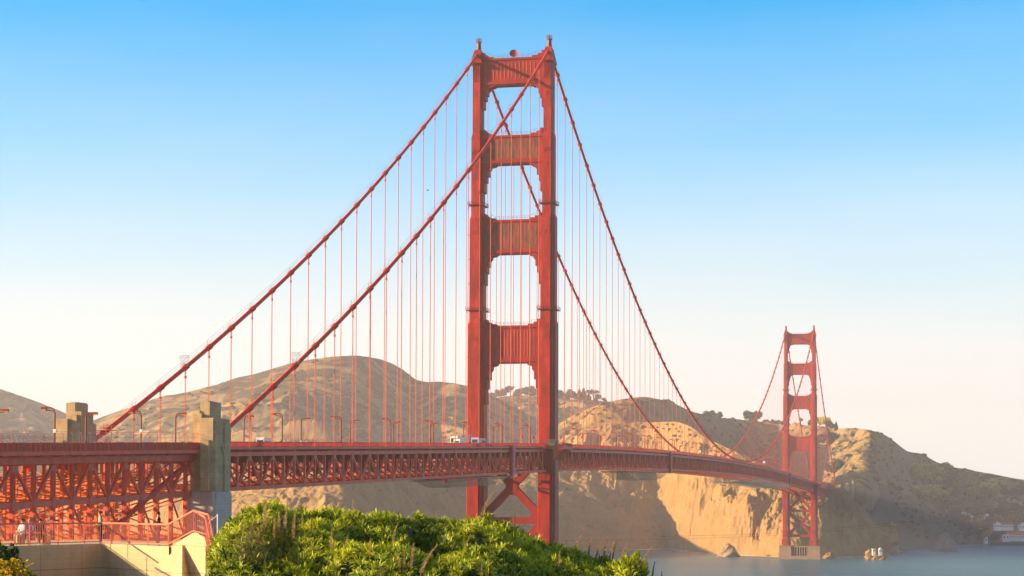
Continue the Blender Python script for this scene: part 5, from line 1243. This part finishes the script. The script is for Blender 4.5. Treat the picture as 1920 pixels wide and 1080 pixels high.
for i, (u, v, hp) in enumerate(((745, 792, 9), (757, 788, 8), (190, 800, 10), (60, 815, 16), (45, 820, 14), (75, 818, 12))):
    H_ = HA if u < 200 else HB; x, y, z, D = on_hill(H_, u, v); tree(u, (x, y, z-.4), hp*D/FPX, 'oak', ['round bush in the hollow of the big hill', 'second bush in the hollow of the big hill', 'bush at the left foot of the big hill', 'pale tree above the viaduct deck left of the golden pylon', 'leftmost pale tree above the viaduct deck', 'pale tree nearest the golden pylon'][i], 'trees low on the left hills', M_TREE2, wide=1.4)
# low scrub: too many to count
def scrub(h, n, u0, u1, w0, w1, seed, smin, smax, where=''):
    r = np.random.default_rng(seed); V = []; at = []
    for i in range(n):
        u = r.uniform(u0, u1); w = r.uniform(w0, w1); x, y, z, D = hill_at(h, u, w)
        if vnoise(np.array(x/70.), np.array(y/70.)) < .42: continue
        s0 = r.uniform(smin, smax)
        for k in range(12):
            d = r.normal(0, 1, 3); d /= np.linalg.norm(d); d[2] = abs(d[2]); p = np.array([x, y, z-.3])+d*np.array([s0, s0, s0*.6])*r.uniform(.5, 1); s = s0*r.uniform(.25, .5)
            a = r.normal(0, 1, 3); a /= np.linalg.norm(a); b = np.cross(a, d); b /= np.linalg.norm(b)+1e-9
            V += [p-a*s-b*s, p+a*s-b*s, p+a*s+b*s, p-a*s+b*s]; at += [r.random()*.5]*4
    fast_mesh('scrub', np.array(V), np.arange(len(V)).reshape(-1, 4), M_TREE, attr=at, kind='stuff', label='low dark scrub scattered over '+where, cat='scrub')
scrub(HD, 900, 1060, 1920, .05, .98, 1, 1.5, 4.0, 'the hill behind the far tower'); scrub(HG, 350, 1530, 1850, .1, .95, 2, 1.5, 4, 'the shaded slope above the cove'); scrub(HB, 1500, 130, 1090, .1, .99, 3, 2, 5, 'the big hill left of the near tower')
scrub(HE, 160, 1060, 1600, .75, .99, 4, 1, 2.5, 'the sunlit bluff above the deck'); scrub(HC, 300, 830, 1240, .3, .98, 6, 3, 6, 'the far skyline ridge')

# ------------------------------------------------------------------ houses, rocks, cars across the water
def house(u, v, wpx, hpx, D, label, roof=M_ROOF, wall=M_WHITE, dep=9, gable=True, name='house', nwin=4, turn=0.):
    a = P(u, D, v=v); w = wpx*D/FPX; h = hpx*D/FPX; e = empty(name, a, label=label, cat='building' if name != 'house' else 'house')
    def bx(mb, l0, l1, d0, d1, z0, z1):
        pts = []
        for z in (z0, z1):
            for (l, d) in ((l0, d0), (l1, d0), (l1, d1), (l0, d1)): pts.append((a[0]+l*_r2[0]+d*_d2[0], a[1]+l*_r2[1]+d*_d2[1], a[2]+z))
        mb.add(pts, [(3, 2, 1, 0), (4, 5, 6, 7), (0, 1, 5, 4), (1, 2, 6, 5), (2, 3, 7, 6), (3, 0, 4, 7)])
    he = h*(.62 if gable else .9); g = MB(); bx(g, 0, w, 0, dep, -3, he)
    def pt(l, d, z): return (a[0]+l*_r2[0]+d*_d2[0], a[1]+l*_r2[1]+d*_d2[1], a[2]+z)
    if gable and w < 14:      # gable end faces the water
        g.add([pt(0, 0, he), pt(w, 0, he), pt(w/2, 0, h*.97), pt(0, dep, he), pt(w, dep, he), pt(w/2, dep, h*.97)], [(0, 1, 2), (5, 4, 3)])
        W_ = g.build('wall', wall, e); r_ = MB()
        for s0, s1 in ((-.4, w/2), (w+.4, w/2)):
            q = [pt(s0, -.5, he-.2), pt(s1, -.5, h), pt(s1, dep+.5, h), pt(s0, dep+.5, he-.2)]; r_.add(q+[(p[0], p[1], p[2]+.35) for p in q], [(0, 1, 2, 3), (7, 6, 5, 4), (0, 4, 5, 1), (1, 5, 6, 2), (2, 6, 7, 3), (3, 7, 4, 0)])
        r_.build('roof', roof, e)
    else:
        if gable: g.add([pt(0, 0, he), pt(0, dep, he), pt(0, dep/2, h), pt(w, 0, he), pt(w, dep, he), pt(w, dep/2, h)], [(0, 1, 2), (5, 4, 3)])
        W_ = g.build('wall', wall, e); r_ = MB()
        if gable:
            for d0, d1 in ((-.6, dep/2), (dep+.6, dep/2)):
                q = [pt(-.6, d0, he-.2), pt(w+.6, d0, he-.2), pt(w+.6, d1, h), pt(-.6, d1, h)]; r_.add(q+[(p[0], p[1], p[2]+.35) for p in q], [(0, 1, 2, 3), (7, 6, 5, 4), (0, 4, 5, 1), (1, 5, 6, 2), (2, 6, 7, 3), (3, 7, 4, 0)])
        else: bx(r_, -.5, w+.5, -.5, dep+.5, he, he+.5)
        r_.build('roof', roof, e)
    for k in range(nwin):
        c = w*(k+.5)/nwin; q = MB(); ww = min(.9, w/nwin*.25); bx(q, c-ww, c+ww, -.12, .1, he*.35, he*.72); q.build('window', M_GLASS, e)
    return e
house(1864, 991, 13, 14, 2790, 'white gabled house with red roof, larger of the two above the shore', nwin=3)
house(1877, 991, 23, 11, 2800, 'long white wing with red roof joined behind the larger gabled house', name='house', nwin=7)
house(1911, 992, 14, 13, 2790, 'white gabled house with red roof at the right edge', nwin=3)
house(1889, 1011, 45, 13, 2760, 'long cream building with bright red roof on the quay at the right edge', wall=M_CREAM, name='long_building', nwin=16, roof=paint('bright_red_roof', (.60, .06, .07), .6, .15, .3))
house(1880, 1012, 12, 10, 2750, 'small white boathouse in front of the long cream building', gable=False, roof=M_WHITE, nwin=2)
house(1846, 1016, 6, 11, 2750, 'narrow white shed at the foot of the dark slope', nwin=1)
house(1846, 971, 9, 9, 2900, 'small lone white house above the grove', nwin=2)
house(1804, 967, 9, 8, 2950, 'left of two pale flat-roofed houses in the dark grove', gable=False, roof=M_GREYR, nwin=3)
house(1816, 969, 9, 8, 2940, 'right of two pale flat-roofed houses in the dark grove', gable=False, roof=M_GREYR, nwin=3)
g = MB()
a, b, c, d_ = P(1856, 2720, 0), P(1990, 2720, 0), P(1990, 2790, 0), P(1856, 2790, 0)
g.add([(p[0], p[1], -3) for p in (a, b, c, d_)]+[(p[0], p[1], 3.6) for p in (a, b, c, d_)], [(3, 2, 1, 0), (4, 5, 6, 7), (0, 1, 5, 4), (1, 2, 6, 5), (2, 3, 7, 6), (3, 0, 4, 7)])
tag(g.build('quay_wall', paint('quay_timber', (.08, .06, .06), .9)), 'dark quay wall below the white buildings at the right', 'quay')
def rock(name, u, v0, v1, wpx, D, label, seed, mat=M_ROCK, pw=1., off=0.):
    h = (v0-v1)*D/FPX; w = wpx*D/FPX/2; a = P(u, D, 0); r = np.random.default_rng(seed); n, m = 40, 26; V = []
    for j in range(m):
        t = j/(m-1); rr = w*(1-t**pw)**.75+w*.03
        for i in range(n):
            A = 2*math.pi*i/n; k = 1+.62*float(fbm(np.array(math.cos(A)*2.2+seed), np.array(math.sin(A)*2.2+t*4.), 5, .7)); V.append((a[0]+rr*k*math.cos(A), a[1]+rr*k*math.sin(A)+off*w*t, -2+(h+2)*t))
    F = [(j*n+i, j*n+(i+1) % n, (j+1)*n+(i+1) % n, (j+1)*n+i) for j in range(m-1) for i in range(n)]
    o = fast_mesh(name, V, F, mat); return tag(o, label, 'rock')
rock('sea_rock', 1772, 1030, 994, 46, 2400, 'tall pointed dark sea stack standing alone in the water at right', 4, pw=1.15)
rock('sea_rock', 1632, 1046, 1026, 24, 2010, 'golden rounded rock left of the white station buildings', 7, M_CLIFF, 2.5)
rock('sea_rock', 1648, 1047, 1032, 26, 2005, 'low rock carrying the white station buildings', 9, M_CLIFF, 3)
rock('sea_rock', 1676, 1027, 1012, 34, 2200, 'dark low rock behind the white station buildings', 13, M_ROCK, 1.3)
rock('sea_rock', 1556, 1043, 1031, 26, 2040, 'low golden boulder at the waterline right of the far pier', 17, M_CLIFF, 1.6)
rock('sea_rock', 1366, 1043, 1018, 46, 2095, 'guano-whitened rock at the foot of the sunlit spur', 21, terrain_mat('whitened_rock', (.50, .40, .30), (.20, .13, .07), (.12, .08, .05), (.34, .22, .12), .46, .5, .06), 1.0)
house(1636, 1036, 5, 7, 2000, 'small square white tower building on the golden rock', gable=False, roof=M_WHITE, nwin=1, dep=4)
house(1648, 1036, 6, 8, 1998, 'white station house with steep roof on the golden rock', nwin=2, roof=M_CREAM, dep=5)
# parked cars
def parked(u, D, z, rz, c, label, group):
    global CP
    if CP is None:
        CP = vehicle('parked_car', (0, 0, 0), 4.5, 1.8, 1.5, label, 'car', M_WHITE, group, bus=False); o = CP
    else: o = copy_tree(CP)
    x, y, _ = P(u, D, 0); o.location = (x, y, z); o.rotation_euler.z = rz; return tag(o, label, 'car', group)
CP = None
for i, u in enumerate(np.linspace(1608, 1656, 11)):
    (x, y, z), D = ridge_loc(HG, float(u), 1.0); parked(float(u), D, z+1.6, .4+.3*(i % 3), 0, 'pale parked car in the row on the terrace above the far cove', 'cars parked on the terrace')
for i, (u, v) in enumerate(((662, 806), (668, 806), (676, 804), (690, 804), (700, 805), (706, 804), (714, 805), (722, 806))):
    x, y, z, D = on_hill(HB, u, v); parked(u, D, z+.3, YAW+1.4, 0, 'tiny white parked car in the row on the road across the big hill', 'cars parked on the hill road')
# surf along the foot of the cliffs
r = np.random.default_rng(3); V = []; F = []
def surf(h, u0, u1, n, wmin, wmax):
    for i in range(n):
        u = r.uniform(u0, u1); D = float(np.interp(u, h[0], h[1]))-r.uniform(0, 14); x, y, _ = P(u, D, 0); L_ = r.uniform(3, 16); w_ = r.uniform(wmin, wmax)
        b = len(V); m = 7
        for k in range(m):
            t = k/m*2*math.pi; jj = r.uniform(.6, 1.1); V.append((x+_r2[0]*math.cos(t)*L_*jj+_d2[0]*math.sin(t)*w_*jj, y+_r2[1]*math.cos(t)*L_*jj+_d2[1]*math.sin(t)*w_*jj, .25+.01*(len(V) % 5)))
        V.append((x, y, .35))
        for k in range(m): F.append((b+k, b+(k+1) % m, b+m))
surf(HE, 1190, 1480, 130, .8, 4); surf(HE, 1500, 1650, 30, .8, 3); surf(HF, 1180, 1270, 40, .8, 4); surf(HG, 1650, 1840, 40, .5, 2)
fast_mesh('surf_foam', V, F, M_FOAM, kind='stuff', label='thin white surf along the foot of the cliffs', cat='surf')
#@@REST_END
# ------------------------------------------------------------------ haze
def haze():
    m = bpy.data.materials.new('haze_air'); m.use_nodes = True; nt = m.node_tree; nt.nodes.clear()
    out = nt.nodes.new('ShaderNodeOutputMaterial'); pv = nt.nodes.new('ShaderNodeVolumePrincipled')
    pv.inputs['Color'].default_value = (.94, .88, .93, 1); pv.inputs['Density'].default_value = .00009; pv.inputs['Anisotropy'].default_value = .3
    nt.links.new(pv.outputs[0], out.inputs['Volume'])
    g = MB(); g.box((-2100, -4100, -2), (5390, 6100, 330)); o = g.build('haze', m, kind='stuff')
    o['label'] = 'pale haze over the strait'
haze()
